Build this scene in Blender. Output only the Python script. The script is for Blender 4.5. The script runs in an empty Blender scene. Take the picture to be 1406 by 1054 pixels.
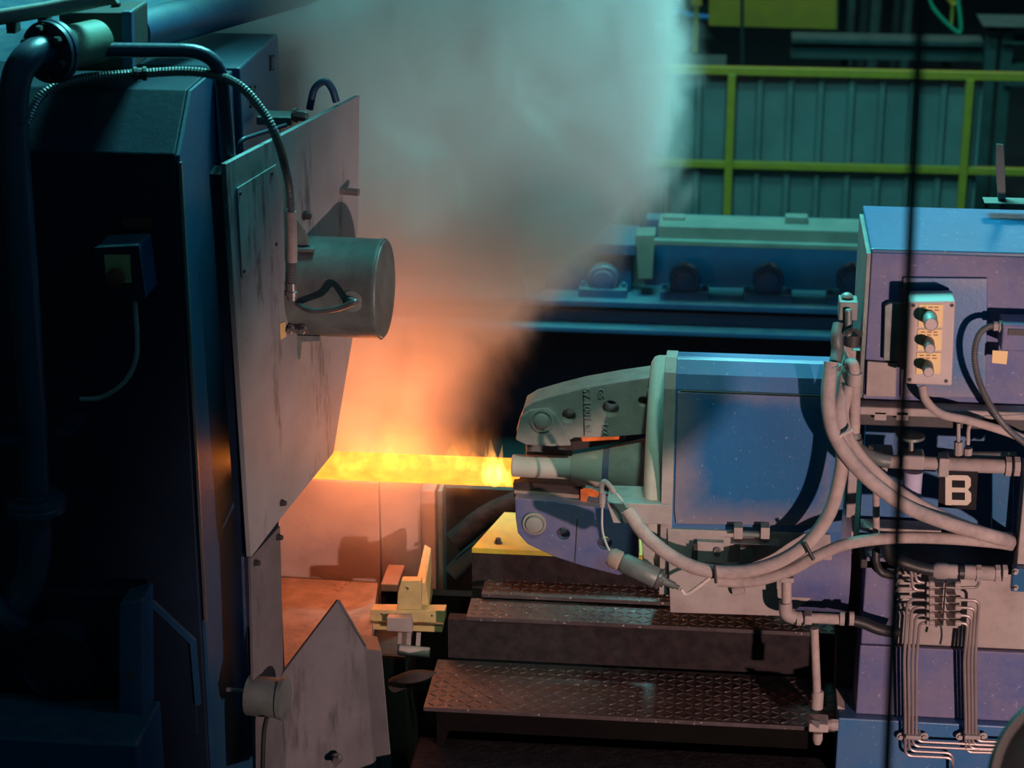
import bpy, bmesh, math, random
from mathutils import Vector as V, Matrix, noise as mnoise
random.seed(7)
S = bpy.context.scene
COL = S.collection

# ------------------------------------------------------------------ camera
FPX = 2900.0                       # focal length in pixels of the 1406 x 1054 frame
YAW, PITCH = math.radians(6), math.radians(20)
CAM = V((0, 0, 3.4))
FW = V((-math.sin(YAW)*math.cos(PITCH), math.cos(YAW)*math.cos(PITCH), -math.sin(PITCH)))
RT = V((math.cos(YAW), math.sin(YAW), 0)); UP = RT.cross(FW)
cd = bpy.data.cameras.new('camera'); cam = bpy.data.objects.new('camera', cd); COL.objects.link(cam)
cd.sensor_width = 36; cd.lens = 36*FPX/1406; cd.clip_start = 0.05; cd.clip_end = 200
cam.matrix_world = Matrix((RT.to_4d(), UP.to_4d(), (-FW).to_4d(), (0, 0, 0, 1))).transposed()
cam.location = CAM
cd.dof.use_dof = True; cd.dof.focus_distance = 5.6; cd.dof.aperture_fstop = 3.6
S.camera = cam

# ------------------------------------------------------------------ world, lights, exposure
vs = S.view_settings
vs.view_transform = 'Standard'; vs.look = 'None'; vs.gamma = 1; vs.exposure = 0.0
try: vs.use_curve_mapping = False
except Exception: pass
wd = bpy.data.worlds.new('hall_air'); S.world = wd; wd.use_nodes = True
wd.node_tree.nodes['Background'].inputs[0].default_value = (0.10, 0.42, 0.55, 1)
wd.node_tree.nodes['Background'].inputs[1].default_value = 0.085
S.cycles.volume_bounces = 2; S.cycles.volume_step_rate = 0.7; S.cycles.volume_max_steps = 256
S.cycles.max_bounces = 6; S.cycles.sample_clamp_indirect = 4

def light(name, kind, loc, target, energy, color, size=1.0, **kw):
    l = bpy.data.lights.new(name, kind); l.energy = energy; l.color = color
    if kind == 'AREA': l.shape = 'RECTANGLE'; l.size = size; l.size_y = kw.get('sy', size)
    elif kind in ('SPOT', 'POINT'): l.shadow_soft_size = size
    if kind == 'SPOT': l.spot_size = math.radians(kw['angle']); l.spot_blend = kw.get('blend', 0.2)
    o = bpy.data.objects.new(name, l); COL.objects.link(o); o.location = loc
    o.rotation_euler = (V(target)-V(loc)).to_track_quat('-Z', 'Y').to_euler()
    return o
# pinkish floodlight to the right, cool high-bay lamps above the press and the back aisle; lights added for the smoke are marked
light('floodlight', 'SPOT', (2.0, 1.1, 1.22), (0.05, 5.1, 0.97), 740, (1.0, 0.65, 0.58), 0.05, angle=38, blend=0.5)
light('overhead_light', 'AREA', (-0.3, 7.6, 6.2), (-0.2, 5.8, 1.0), 330, (0.14, 0.85, 0.80), 1.6, sy=1.6)
light('overhead_light', 'AREA', (-0.7, 6.6, 4.9), (-0.6, 6.0, 2.0), 270, (0.16, 0.85, 0.82), 0.9, sy=0.9)  # added above the plume to brighten and tint the smoke
light('smoke_backlight', 'SPOT', (-0.9, 9.6, 6.6), (-0.62, 6.0, 2.2), 5200, (0.33, 0.85, 0.82), 0.3, angle=16, blend=0.8)  # spot added behind the plume to light the smoke teal
light('work_light', 'SPOT', (0.35, 2.6, 5.4), (-0.35, 5.3, 1.35), 400, (0.50, 0.92, 0.72), 0.15, angle=13, blend=0.6)
light('overhead_light', 'AREA', (1.6, 12.5, 6.0), (0.8, 11.8, 0), 90, (0.50, 0.85, 0.85), 1.5, sy=1.5)
light('overhead_light', 'AREA', (2.2, 4.2, 5.0), (0.9, 5.3, 1.5), 14, (0.10, 0.55, 1.0), 0.8, sy=0.8)

# ------------------------------------------------------------------ pixel -> point on a real plane of the hall
def ray(x, y): return FW + RT*((x-703)/FPX) - UP*((y-527)/FPX)
def PY(x, y, Y): r = ray(x, y); return CAM + r*((Y-CAM.y)/r.y)
def PZ(x, y, Z): r = ray(x, y); return CAM + r*((Z-CAM.z)/r.z)
def PP(x, y, q, n): r = ray(x, y); return CAM + r*((q-CAM).dot(n)/r.dot(n))
def PX(x, y, X): r = ray(x, y); return CAM + r*((X-CAM.x)/r.x)
def mpp(Y): return Y/math.cos(YAW)/math.cos(PITCH)/FPX*0.985      # rough metres per pixel at depth Y

# ------------------------------------------------------------------ materials
MATS = {}
def mat(name, c1, c2=None, rough=0.55, metal=0.0, nscale=9, dust=0.0, dustc=(0.42, 0.34, 0.31), side=0.0,
        bump=0.25, bscale=60, streak=None, spots=0.0, spec=0.5, rim=None):
    m = bpy.data.materials.new(name); m.use_nodes = True; nt = m.node_tree; N = nt.nodes; L = nt.links
    b = N['Principled BSDF']; b.inputs['Roughness'].default_value = rough; b.inputs['Metallic'].default_value = metal
    b.inputs['Specular IOR Level'].default_value = spec
    tc = N.new('ShaderNodeNewGeometry')
    def noise(scale, detail=5, rgh=0.6, stretch=None):
        n = N.new('ShaderNodeTexNoise'); n.inputs['Scale'].default_value = scale
        n.inputs['Detail'].default_value = detail; n.inputs['Roughness'].default_value = rgh
        if stretch:
            mp = N.new('ShaderNodeMapping'); mp.inputs['Scale'].default_value = stretch
            L.new(tc.outputs['Position'], mp.inputs['Vector']); L.new(mp.outputs[0], n.inputs['Vector'])
        else: L.new(tc.outputs['Position'], n.inputs['Vector'])
        return n.outputs['Fac']
    def ramp(src, lo, hi):
        r = N.new('ShaderNodeMapRange'); r.inputs['From Min'].default_value = lo; r.inputs['From Max'].default_value = hi
        L.new(src, r.inputs['Value']); return r.outputs[0]
    def mix(fac, a, bcol):
        x = N.new('ShaderNodeMix'); x.data_type = 'RGBA'
        L.new(fac, x.inputs['Factor'])
        for k, q in ((6, a), (7, bcol)):
            if isinstance(q, tuple): x.inputs[k].default_value = (*q, 1)
            else: L.new(q, x.inputs[k])
        return x.outputs[2]
    def math_(op, a, bb):
        x = N.new('ShaderNodeMath'); x.operation = op
        for k, q in ((0, a), (1, bb)):
            if isinstance(q, (int, float)): x.inputs[k].default_value = q
            else: L.new(q, x.inputs[k])
        return x.outputs[0]
    if c2 is None: c2 = tuple(v*0.7 for v in c1)
    col = mix(ramp(noise(nscale), 0.35, 0.68), c1, c2)
    if streak:                                                     # dark rubbed stains running down the sheet
        s1 = ramp(noise(9, 6, 0.65, (1, 1, 0.30)), 0.52, 0.64); s2 = ramp(noise(60, 4, 0.6, (1, 1, 0.12)), 0.42, 0.6)
        col = mix(math_('MULTIPLY', s1, s2), col, streak)
    if dust > 0 or side > 0:
        sp = N.new('ShaderNodeSeparateXYZ'); L.new(tc.outputs['Normal'], sp.inputs[0])
        up = ramp(sp.outputs['Z'], 0.2, 0.9)
        f = math_('ADD', math_('MULTIPLY', up, dust), side)
        f = math_('MULTIPLY', f, ramp(noise(nscale*1.7, 6, 0.7), 0.25, 0.6))
        col = mix(f, col, dustc)
    if rim:                                                        # dirt caked along the borders of a panel
        gc_ = N.new('ShaderNodeTexCoord'); sx = N.new('ShaderNodeSeparateXYZ'); L.new(gc_.outputs['Generated'], sx.inputs[0])
        ax = math_('ABSOLUTE', math_('SUBTRACT', sx.outputs['X'], 0.56), 0); az = math_('ABSOLUTE', math_('SUBTRACT', sx.outputs['Z'], 0.56), 0)
        e = math_('MAXIMUM', ax, az); e = math_('ADD', e, math_('MULTIPLY', math_('SUBTRACT', noise(7, 6, 0.7), 0.5), 0.30))
        col = mix(math_('MULTIPLY', ramp(e, 0.34, 0.56), 0.85), col, rim)
    if spots > 0:
        col = mix(math_('MULTIPLY', ramp(noise(95, 3, 0.5), 0.66, 0.72), spots), col, (0.6, 0.55, 0.5))
    L.new(col, b.inputs['Base Color'])
    if bump > 0:
        bp = N.new('ShaderNodeBump'); bp.inputs['Strength'].default_value = bump; bp.inputs['Distance'].default_value = 0.004
        L.new(noise(bscale, 6, 0.65), bp.inputs['Height']); L.new(bp.outputs[0], b.inputs['Normal'])
    MATS[name] = m; return m
DUST = (0.46, 0.36, 0.33)
mat('shade_black', (0.004, 0.004, 0.004), (0.006, 0.005, 0.005), rough=1.0, spec=0.1, bump=0)  # near black standing in for the shade below and beside the treads
mat('blue_paint', (0.008, 0.10, 0.27), (0.010, 0.13, 0.30), rough=0.38, dust=0.15, side=0.22, nscale=2.6, dustc=(0.20, 0.17, 0.21), spots=0.22, bump=0.12)
mat('blue_panel', (0.006, 0.085, 0.23), (0.008, 0.11, 0.27), rough=0.36, nscale=2.6, spots=0.25, bump=0.08, rim=(0.21, 0.17, 0.20))
mat('blue_paint_clean', (0.004, 0.075, 0.18), (0.005, 0.09, 0.21), rough=0.32, dust=0.05, spots=0.35, bump=0.05)
mat('blue_paint_dusty', (0.03, 0.07, 0.24), (0.10, 0.10, 0.22), rough=0.6, dust=0.5, side=0.45, dustc=(0.20, 0.165, 0.21), spots=0.2, nscale=6)
mat('dusty_steel', (0.30, 0.27, 0.26), (0.20, 0.17, 0.17), rough=0.7, dust=0.6, side=0.35, dustc=DUST)
mat('dusty_hose', (0.36, 0.30, 0.28), (0.22, 0.18, 0.18), rough=0.8, dust=0.6, side=0.4, dustc=DUST, nscale=25)
mat('dusty_cast', (0.27, 0.26, 0.24), (0.18, 0.18, 0.17), rough=0.72, dust=0.4, side=0.2, nscale=14, bump=0.4)
mat('pale_cast', (0.48, 0.45, 0.40), (0.38, 0.36, 0.31), rough=0.65, dust=0.3, nscale=8, bump=0.2)
mat('guard_steel', (0.125, 0.12, 0.13), (0.085, 0.082, 0.09), rough=0.6, nscale=6, bump=0.15, streak=(0.05, 0.05, 0.05))
mat('shield_steel', (0.27, 0.27, 0.28), (0.20, 0.20, 0.21), rough=0.55, streak=(0.06, 0.055, 0.06), nscale=5, bump=0.1)
mat('lamp_steel', (0.16, 0.19, 0.18), (0.09, 0.10, 0.10), rough=0.5, metal=0.3, dust=0.2, nscale=12)
mat('dark_steel', (0.022, 0.022, 0.024), (0.035, 0.03, 0.03), rough=0.6, dust=0.15, dustc=(0.12, 0.10, 0.10))
mat('rubber_black', (0.012, 0.013, 0.014), (0.02, 0.02, 0.02), rough=0.5)
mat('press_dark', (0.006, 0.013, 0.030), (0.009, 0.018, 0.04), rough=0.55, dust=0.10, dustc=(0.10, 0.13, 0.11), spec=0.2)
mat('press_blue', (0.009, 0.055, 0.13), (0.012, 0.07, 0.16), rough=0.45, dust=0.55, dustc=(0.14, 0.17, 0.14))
mat('pipe_blue', (0.016, 0.035, 0.07), (0.02, 0.04, 0.075), rough=0.33, dust=0.1)
mat('pipe_green', (0.13, 0.17, 0.12), (0.10, 0.14, 0.10), rough=0.6)
mat('conduit', (0.22, 0.21, 0.21), (0.15, 0.14, 0.14), rough=0.38, metal=0.6, bump=0)
mat('chequer', (0.085, 0.065, 0.068), (0.048, 0.037, 0.041), rough=0.55, metal=0.3, nscale=14, spots=0.8)
mat('step_side', (0.034, 0.026, 0.028), (0.016, 0.013, 0.015), rough=0.9, nscale=26, bump=1.0, spec=0.15)
mat('scale_dust', (0.36, 0.26, 0.22), (0.22, 0.16, 0.14), rough=0.95, nscale=14, bump=0.9, bscale=40)
mat('anvil_plate', (0.36, 0.25, 0.21), (0.25, 0.17, 0.15), rough=0.85, nscale=6, bump=0.3)
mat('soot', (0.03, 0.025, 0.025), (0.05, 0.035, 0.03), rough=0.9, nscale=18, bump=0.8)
mat('yellow_deck', (0.50, 0.40, 0.03), (0.36, 0.32, 0.04), rough=0.7, nscale=20, dust=0.1)
mat('yellow_paint', (0.50, 0.25, 0.02), (0.40, 0.21, 0.025), rough=0.5, nscale=15)
mat('yellow_bracket', (0.55, 0.40, 0.16), (0.42, 0.30, 0.14), rough=0.6, nscale=22)
mat('sheet_green', (0.17, 0.18, 0.18), (0.12, 0.13, 0.13), rough=0.6, nscale=3)
mat('hall_floor', (0.014, 0.015, 0.017), (0.009, 0.010, 0.012), rough=0.85, nscale=2)
mat('hall_wall', (0.05, 0.06, 0.07), (0.035, 0.045, 0.05), rough=0.9, nscale=1)
mat('far_grey', (0.07, 0.08, 0.08), (0.045, 0.05, 0.05), rough=0.7, dust=0.4, dustc=(0.16, 0.15, 0.11))
mat('beam_pale', (0.15, 0.15, 0.13), (0.10, 0.11, 0.095), rough=0.7, nscale=8)
mat('box_grey', (0.44, 0.36, 0.34), (0.38, 0.31, 0.30), rough=0.55, dust=0.1, nscale=12, bump=0.08)
mat('legend', (0.72, 0.52, 0.22), (0.66, 0.46, 0.20), rough=0.5, bump=0)
mat('legend_print', (0.30, 0.12, 0.06), rough=0.6, bump=0)
mat('sign_black', (0.012, 0.011, 0.014), (0.016, 0.015, 0.018), rough=0.7, bump=0.05, spec=0.12)
mat('sign_letter', (0.50, 0.42, 0.34), (0.44, 0.37, 0.30), rough=0.6, bump=0.05)
mat('filter_bowl', (0.45, 0.42, 0.55), (0.36, 0.34, 0.48), rough=0.25, bump=0)
mat('tube_steel', (0.34, 0.28, 0.27), (0.25, 0.20, 0.20), rough=0.4, metal=0.45, bump=0)
mat('green_hose', (0.02, 0.30, 0.18), rough=0.5, bump=0)
mat('blue_bright', (0.03, 0.22, 0.55), rough=0.4, bump=0)
mat('red_button', (0.20, 0.03, 0.015), rough=0.4, bump=0)
mat('white_cable', (0.60, 0.52, 0.48), rough=0.6, bump=0)
def emit_mat(name, color, strength, noise_amt=0.0):
    m = bpy.data.materials.new(name); m.use_nodes = True; nt = m.node_tree; N = nt.nodes; L = nt.links
    b = N['Principled BSDF']; b.inputs['Base Color'].default_value = (0.05, 0.03, 0.02, 1); b.inputs['Roughness'].default_value = 0.9
    b.inputs['Emission Color'].default_value = (*color, 1); b.inputs['Emission Strength'].default_value = strength
    if noise_amt:
        g = N.new('ShaderNodeNewGeometry'); n = N.new('ShaderNodeTexNoise'); n.inputs['Scale'].default_value = 22; n.inputs['Detail'].default_value = 5
        L.new(g.outputs['Position'], n.inputs['Vector'])
        r = N.new('ShaderNodeMapRange'); r.inputs['From Min'].default_value = 0.3; r.inputs['From Max'].default_value = 0.7
        r.inputs['To Min'].default_value = strength*(1-noise_amt); r.inputs['To Max'].default_value = strength*(1+noise_amt)
        L.new(n.outputs['Fac'], r.inputs['Value']); L.new(r.outputs[0], b.inputs['Emission Strength'])
    MATS[name] = m; return m
emit_mat('hot_steel', (1.0, 0.24, 0.02), 2.6, 0.25)
emit_mat('glow_paint', (1.0, 0.17, 0.04), 0.5, 0.6)  # emission paints the bar's reflected glow on gripper parts

# ------------------------------------------------------------------ shapes: every function returns (verts, faces)
def join(*sh):
    vv, ff = [], []
    for v, f in sh:
        k = len(vv); vv += list(v); ff += [tuple(i+k for i in q) for q in f]
    return vv, ff
def prism(pts, vec):
    n = len(pts); vec = V(vec); pts = [V(p) for p in pts]
    f = [tuple(range(n)), tuple(range(2*n-1, n-1, -1))] + [((i+1) % n, i, i+n, (i+1) % n+n) for i in range(n)]
    return pts+[p+vec for p in pts], f
def box(a, b):
    x0, y0, z0 = (min(a[i], b[i]) for i in range(3)); x1, y1, z1 = (max(a[i], b[i]) for i in range(3))
    return prism([(x0, y0, z0), (x1, y0, z0), (x1, y0, z1), (x0, y0, z1)], (0, y1-y0, 0))
def hull(f4, b4):                                                  # two matching quads
    v = [V(p) for p in f4]+[V(p) for p in b4]; n = len(f4)
    return v, [tuple(range(n)), tuple(range(2*n-1, n-1, -1))]+[((i+1) % n, i, i+n, (i+1) % n+n) for i in range(n)]
def frame(d):
    d = V(d).normalized(); a = V((0, 0, 1)) if abs(d.z) < 0.9 else V((1, 0, 0))
    u = d.cross(a).normalized(); return u, d.cross(u).normalized()
def lathe(p, d, prof, n=24):
    p = V(p); d = V(d).normalized(); u, w = frame(d); vv, ff = [], []
    for t, r in prof:
        for k in range(n):
            a = 2*math.pi*k/n; vv.append(p+d*t+(u*math.cos(a)+w*math.sin(a))*r)
    m = len(prof)
    for i in range(m-1):
        for k in range(n): ff.append((i*n+k, i*n+(k+1) % n, (i+1)*n+(k+1) % n, (i+1)*n+k))
    ff += [tuple(range(n-1, -1, -1)), tuple((m-1)*n+k for k in range(n))]
    return vv, ff
def cyl(p0, p1, r, n=20, b=0.0):
    p0, p1 = V(p0), V(p1); L = (p1-p0).length
    pr = [(0, r), (L, r)] if not b else [(0, r-b), (b, r), (L-b, r), (L, r-b)]
    return lathe(p0, p1-p0, pr, n)
def spline(pts, sub=8):
    P = [V(p) for p in pts]
    if len(P) < 3: return P
    Q = [P[0]*2-P[1]]+P+[P[-1]*2-P[-2]]; out = []
    for i in range(1, len(Q)-2):
        a, b, c, d = Q[i-1:i+3]
        for k in range(sub):
            t = k/sub; out.append(0.5*((2*b)+(c-a)*t+(2*a-5*b+4*c-d)*t*t+(3*b-a-3*c+d)*t**3))
    out.append(P[-1]); return out
def tube(pts, r, n=10, sub=8, rib=0.0, pitch=0.006):
    P = spline(pts, sub) if sub > 1 else [V(p) for p in pts]
    if rib:                                                        # resample evenly so that the ribs are regular
        L = [0]
        for a, b in zip(P, P[1:]): L.append(L[-1]+(b-a).length)
        m = max(4, int(L[-1]/pitch*2)); R = []; j = 0
        for k in range(m+1):
            s = L[-1]*k/m
            while j < len(L)-2 and L[j+1] < s: j += 1
            R.append(P[j].lerp(P[j+1], (s-L[j])/max(1e-9, L[j+1]-L[j])))
        P = R
    vv, ff = [], []; u = None
    for i, p in enumerate(P):
        d = (P[min(i+1, len(P)-1)]-P[max(i-1, 0)]).normalized()
        if u is None: u, w = frame(d)
        else: u = (u-d*u.dot(d)).normalized(); w = d.cross(u)
        rr = r*(1-rib*(i % 2))
        for k in range(n):
            a = 2*math.pi*k/n; vv.append(p+(u*math.cos(a)+w*math.sin(a))*rr)
    for i in range(len(P)-1):
        for k in range(n): ff.append((i*n+k, i*n+(k+1) % n, (i+1)*n+(k+1) % n, (i+1)*n+k))
    ff += [tuple(range(n-1, -1, -1)), tuple((len(P)-1)*n+k for k in range(n))]
    return vv, ff
def bend(pts, rad, sub=5):                                         # straight runs with rounded corners
    P = [V(p) for p in pts]; out = [P[0]]
    for a, b, c in zip(P, P[1:], P[2:]):
        d1, d2 = (a-b), (c-b); r = min(rad, d1.length*0.49, d2.length*0.49)
        s, e = b+d1.normalized()*r, b+d2.normalized()*r
        for k in range(sub+1):
            t = k/sub; out.append(s*(1-t)**2+b*2*t*(1-t)+e*t*t)
    out.append(P[-1]); return out
def pipe(pts, r, rad=0.03, n=12): return tube(bend(pts, rad), r, n, sub=1)
def hexbolt(p, d, r, h): return join(lathe(p, d, [(0, r*1.35), (h*0.25, r*1.35)], 12), lathe(V(p)+V(d).normalized()*h*0.25, d, [(0, r), (h*0.75, r), (h, r*0.8)], 6))
def holed(outer, holes, vec, seg=20):                              # flat plate in a plane of constant Y with round holes
    bm = bmesh.new(); loops = []
    def ring(ps):
        vs_ = [bm.verts.new(p) for p in ps]; loops.append(vs_)
        for i in range(len(vs_)): bm.edges.new((vs_[i], vs_[(i+1) % len(vs_)]))
    ring(outer)
    for c, r in holes:
        if isinstance(c, list): ring(c); continue
        ring([V(c)+V((math.cos(2*math.pi*k/seg)*r, 0, math.sin(2*math.pi*k/seg)*r)) for k in range(seg)])
    bmesh.ops.triangle_fill(bm, use_beauty=True, use_dissolve=False, edges=bm.edges[:], normal=(0, -1, 0))
    bm.verts.index_update(); vv = [v.co.copy() for v in bm.verts]; ff = [tuple(v.index for v in f.verts) for f in bm.faces]
    n = len(vv); vec = V(vec); out = vv+[v+vec for v in vv]; fo = list(ff)+[tuple(i+n for i in reversed(f)) for f in ff]
    for lp in loops:
        ids = [v.index for v in lp]
        for i in range(len(ids)):
            a, b = ids[i], ids[(i+1) % len(ids)]; fo.append((a, b, b+n, a+n))
    bm.free(); return out, fo
def text_shape(body, size, depth):
    c = bpy.data.curves.new('t', 'FONT'); c.body = body; c.size = size; c.extrude = depth; c.align_x = 'CENTER'; c.align_y = 'CENTER'
    c.resolution_u = 3
    o = bpy.data.objects.new('t', c); COL.objects.link(o)
    dg = bpy.context.evaluated_depsgraph_get(); me = bpy.data.meshes.new_from_object(o.evaluated_get(dg))
    r = [v.co.copy() for v in me.vertices], [tuple(p.vertices) for p in me.polygons]
    bpy.data.objects.remove(o); bpy.data.curves.remove(c); bpy.data.meshes.remove(me); return r
def place(sh, o, ex, ey, ez):
    return [V(o)+V(ex)*v.x+V(ey)*v.y+V(ez)*v.z for v in sh[0]], sh[1]

# ------------------------------------------------------------------ objects
WL = {}
def tags(o, label=None, cat=None, group=None, kind=None):
    for k, v in (('label', label), ('category', cat), ('group', group), ('kind', kind)):
        if v: o[k] = v
    return o
def root(name, loc, label, cat, group=None, kind=None):
    o = bpy.data.objects.new(name, None); COL.objects.link(o); o.location = loc; o.empty_display_size = 0.05
    WL[o.name] = V(loc); return tags(o, label, cat, group, kind)
def obj(name, sh, m, parent=None, label=None, cat=None, group=None, kind=None, smooth=False, bev=0.0, seg=2):
    v, f = sh; v = [V(p) for p in v]
    lo = V((min(p.x for p in v), min(p.y for p in v), min(p.z for p in v))); hi = V((max(p.x for p in v), max(p.y for p in v), max(p.z for p in v)))
    c = (lo+hi)/2
    if parent is None: c.z = lo.z
    me = bpy.data.meshes.new(name); me.from_pydata([p-c for p in v], [], f)
    bm = bmesh.new(); bm.from_mesh(me); bmesh.ops.recalc_face_normals(bm, faces=bm.faces[:]); bm.to_mesh(me); bm.free()
    me.materials.append(MATS[m] if isinstance(m, str) else m)
    o = bpy.data.objects.new(name, me); COL.objects.link(o)
    if parent: o.parent = parent; o.location = c-WL[parent.name]
    else: o.location = c
    WL[o.name] = c
    if smooth:
        me.polygons.foreach_set('use_smooth', [True]*len(me.polygons)); me.set_sharp_from_angle(angle=math.radians(40))
    if bev:
        b = o.modifiers.new('bevel', 'BEVEL'); b.width = bev; b.segments = seg; b.limit_method = 'ANGLE'; b.angle_limit = math.radians(40)
    return tags(o, label, cat, group, kind)
def copy_tree(src, loc, parent=None, label=None):
    c = src.copy(); COL.objects.link(c); c.parent = parent; c.location = loc
    WL[c.name] = V(loc)+(WL[parent.name] if parent else V())
    if label: c['label'] = label
    for ch in [o for o in list(COL.objects) if o.parent == src]: copy_tree(ch, ch.location.copy(), c)
    return c
def polyY(px, Y): return [PY(x, y, Y) for x, y in px]
def pathY(px): return [PY(x, y, Y) for x, y, Y in px]

# ================================================================== SETTING
obj('floor', box((-9, -1, -0.1), (9, 24, 0)), 'hall_floor', kind='structure', label='dark concrete floor of the forge hall')
obj('wall_back', box((-9, 23.8, 0), (9, 24, 8)), 'hall_wall', kind='structure', label='dark back wall of the forge hall')
obj('wall_left', box((-9.2, -1, 0), (-9, 24, 8)), 'hall_wall', kind='structure', label='dark side wall beyond the press')

# ================================================================== LEFT: PRESS HOUSING
ZT = PY(255, 123, 4.86).z; ZF = PY(240, 212, 4.72).z; XR = PY(240, 212, 4.72).x
pr = root('press_housing', (-1.9, 5.1, 0), 'dark blue forging press housing with slanted hood beside the steel shield', 'press')
side = [(4.72, 0.0), (4.72, ZF), (4.86, ZT), (5.15, ZT), (5.15, 0.0)]
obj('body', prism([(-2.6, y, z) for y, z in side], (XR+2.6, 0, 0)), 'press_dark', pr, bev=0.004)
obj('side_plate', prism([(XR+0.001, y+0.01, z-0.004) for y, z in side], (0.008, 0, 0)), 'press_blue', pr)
obj('corner_strip', box((XR+0.008, 4.722, 1.0), (XR+0.014, 4.735, ZF-0.02)), 'conduit', pr)
obj('flange_strip', box((XR+0.012, 5.08, ZF-0.35), (XR+0.045, 5.14, ZT-0.01)), 'press_blue', pr, bev=0.003)
Z2 = PY(300, 92, 5.16).z; X2 = XR+0.06
up2 = obj('upper_block', box((-2.6, 5.155, 1.3), (X2, 5.62, Z2)), 'press_blue', pr, bev=0.006)
for yy, zz, rr in ((5.28, Z2-0.10, 0.026), (5.52, Z2-0.06, 0.018)):
    obj('port_hole', cyl((X2-0.002, yy, zz), (X2+0.004, yy, zz), rr, 24), 'rubber_black', up2)
    for q in range(4):
        a = q*math.pi/2+0.6
        obj('screw', cyl((X2, yy+math.cos(a)*rr*1.35, zz+math.sin(a)*rr*1.35), (X2+0.005, yy+math.cos(a)*rr*1.35, zz+math.sin(a)*rr*1.35), 0.004, 8), 'rubber_black', up2)
Z3 = PY(410, 70, 5.9).z; X3 = PY(408, 80, 5.9).x
obj('rear_block', box((-2.6, 5.9, 1.15), (X3, 6.5, Z3)), 'press_blue', pr, bev=0.006)
Z4 = PY(420, 30, 6.6).z
obj('rear_deck', box((-2.8, 6.6, 1.15), (PY(470, 40, 6.6).x, 7.5, Z4)), 'press_blue', pr, bev=0.006)
# low detail on the dark front: lower yoke, round cover, foot box
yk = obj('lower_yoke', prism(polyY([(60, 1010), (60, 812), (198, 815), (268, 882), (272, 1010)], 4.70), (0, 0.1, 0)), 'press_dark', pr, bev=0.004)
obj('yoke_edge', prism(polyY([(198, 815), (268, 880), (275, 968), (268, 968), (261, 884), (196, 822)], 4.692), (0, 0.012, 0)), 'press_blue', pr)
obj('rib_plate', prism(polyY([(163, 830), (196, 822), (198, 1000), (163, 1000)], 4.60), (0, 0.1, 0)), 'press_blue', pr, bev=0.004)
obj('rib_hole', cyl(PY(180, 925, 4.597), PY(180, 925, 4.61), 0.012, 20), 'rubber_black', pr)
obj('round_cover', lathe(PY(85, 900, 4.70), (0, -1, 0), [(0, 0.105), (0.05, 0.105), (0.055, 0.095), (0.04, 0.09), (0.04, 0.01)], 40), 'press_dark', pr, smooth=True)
fb = PY(0, 1005, 4.45)
obj('foot_box', box((-2.3, 4.45, 0.2), (PY(187, 1020, 4.45).x, 4.68, PY(100, 1018, 4.45).z)), 'press_blue', pr, bev=0.006)

obj('warning_label', prism(polyY([(168, 300), (208, 298), (209, 312), (169, 314)], 4.717), (0, .002, 0)), 'red_button', pr)
# emergency stop box on the dark face
es = root('emergency_stop', PY(175, 400, 4.70), 'small blue switch box with yellow plate on dark press housing', 'switch')
p = polyY([(128, 340), (190, 337), (200, 412), (140, 412)], 4.60)
obj('enclosure', prism(p, (0, 0.115, 0)), 'press_blue', es, bev=0.008)
obj('front_cover', prism(polyY([(128, 340), (190, 337), (200, 412), (140, 412)], 4.597), (0, .006, 0)), 'press_dark', es, bev=0.002)
obj('legend_plate', prism(polyY([(143, 350), (178, 350), (180, 388), (146, 388)], 4.594), (0, 0.006, 0)), 'yellow_bracket', es)
obj('push_button', lathe(PY(161, 378, 4.596), (0, -1, 0), [(0, 0.014), (0.012, 0.014), (0.014, 0.022), (0.024, 0.022), (0.028, 0.015)], 20), 'red_button', es, smooth=True)
obj('switch_cable', tube(pathY([(185, 413, 4.65), (188, 460, 4.66), (186, 495, 4.66), (170, 525, 4.66), (140, 545, 4.66), (110, 548, 4.66)]), 0.006, 8), 'dusty_hose', label='thin drooping cable below the blue switch box', cat='cable', smooth=True)

# big vertical pipe with elbow and flanges
gp = root('supply_pipe', PY(45, 1000, 4.5), 'thick dark blue pipe running down the press with bolted flange', 'pipe')
r0 = 21*mpp(4.5)
obj('riser', tube(pathY([(100, 62, 4.66), (70, 66, 4.60), (40, 78, 4.53), (22, 110, 4.5), (18, 170, 4.5), (26, 300, 4.5), (34, 420, 4.5), (44, 560, 4.5), (48, 680, 4.5)]), r0, 20), 'pipe_blue', gp, smooth=True)
fd = (PY(110, 60, 4.69)-PY(66, 70, 4.58)).normalized(); fp = PY(64, 72, 4.585)
fl = obj('flange', join(lathe(fp, fd, [(0, 0.070), (0.012, 0.070)], 36), lathe(fp+fd*0.015, fd, [(0, 0.072), (0.012, 0.072)], 36)), 'pipe_blue', gp, smooth=True)
u, w = frame(fd)
for q in range(6):
    a = q*math.pi/3+0.4
    obj('bolt', hexbolt(fp+(u*math.cos(a)+w*math.sin(a))*0.053, -fd, 0.010, 0.016), 'dark_steel', fl)
obj('stub', cyl(fp+fd*0.025, fp+fd*0.185, 0.050, 28), 'pipe_green', gp, smooth=True)
obj('weld_ring', lathe(PY(20, 160, 4.5), PY(21, 180, 4.5)-PY(20, 160, 4.5), [(0, r0*1.03), (0.006, r0*1.03)], 24), 'pipe_blue', gp)
obj('clamp', box(PY(-20, 612, 4.40), PY(70, 565, 4.62)), 'press_dark', gp, bev=0.005)
obj('clamp_arm', box(PY(70, 600, 4.5), PY(128, 560, 4.68)), 'press_dark', gp, bev=0.004)
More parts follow.
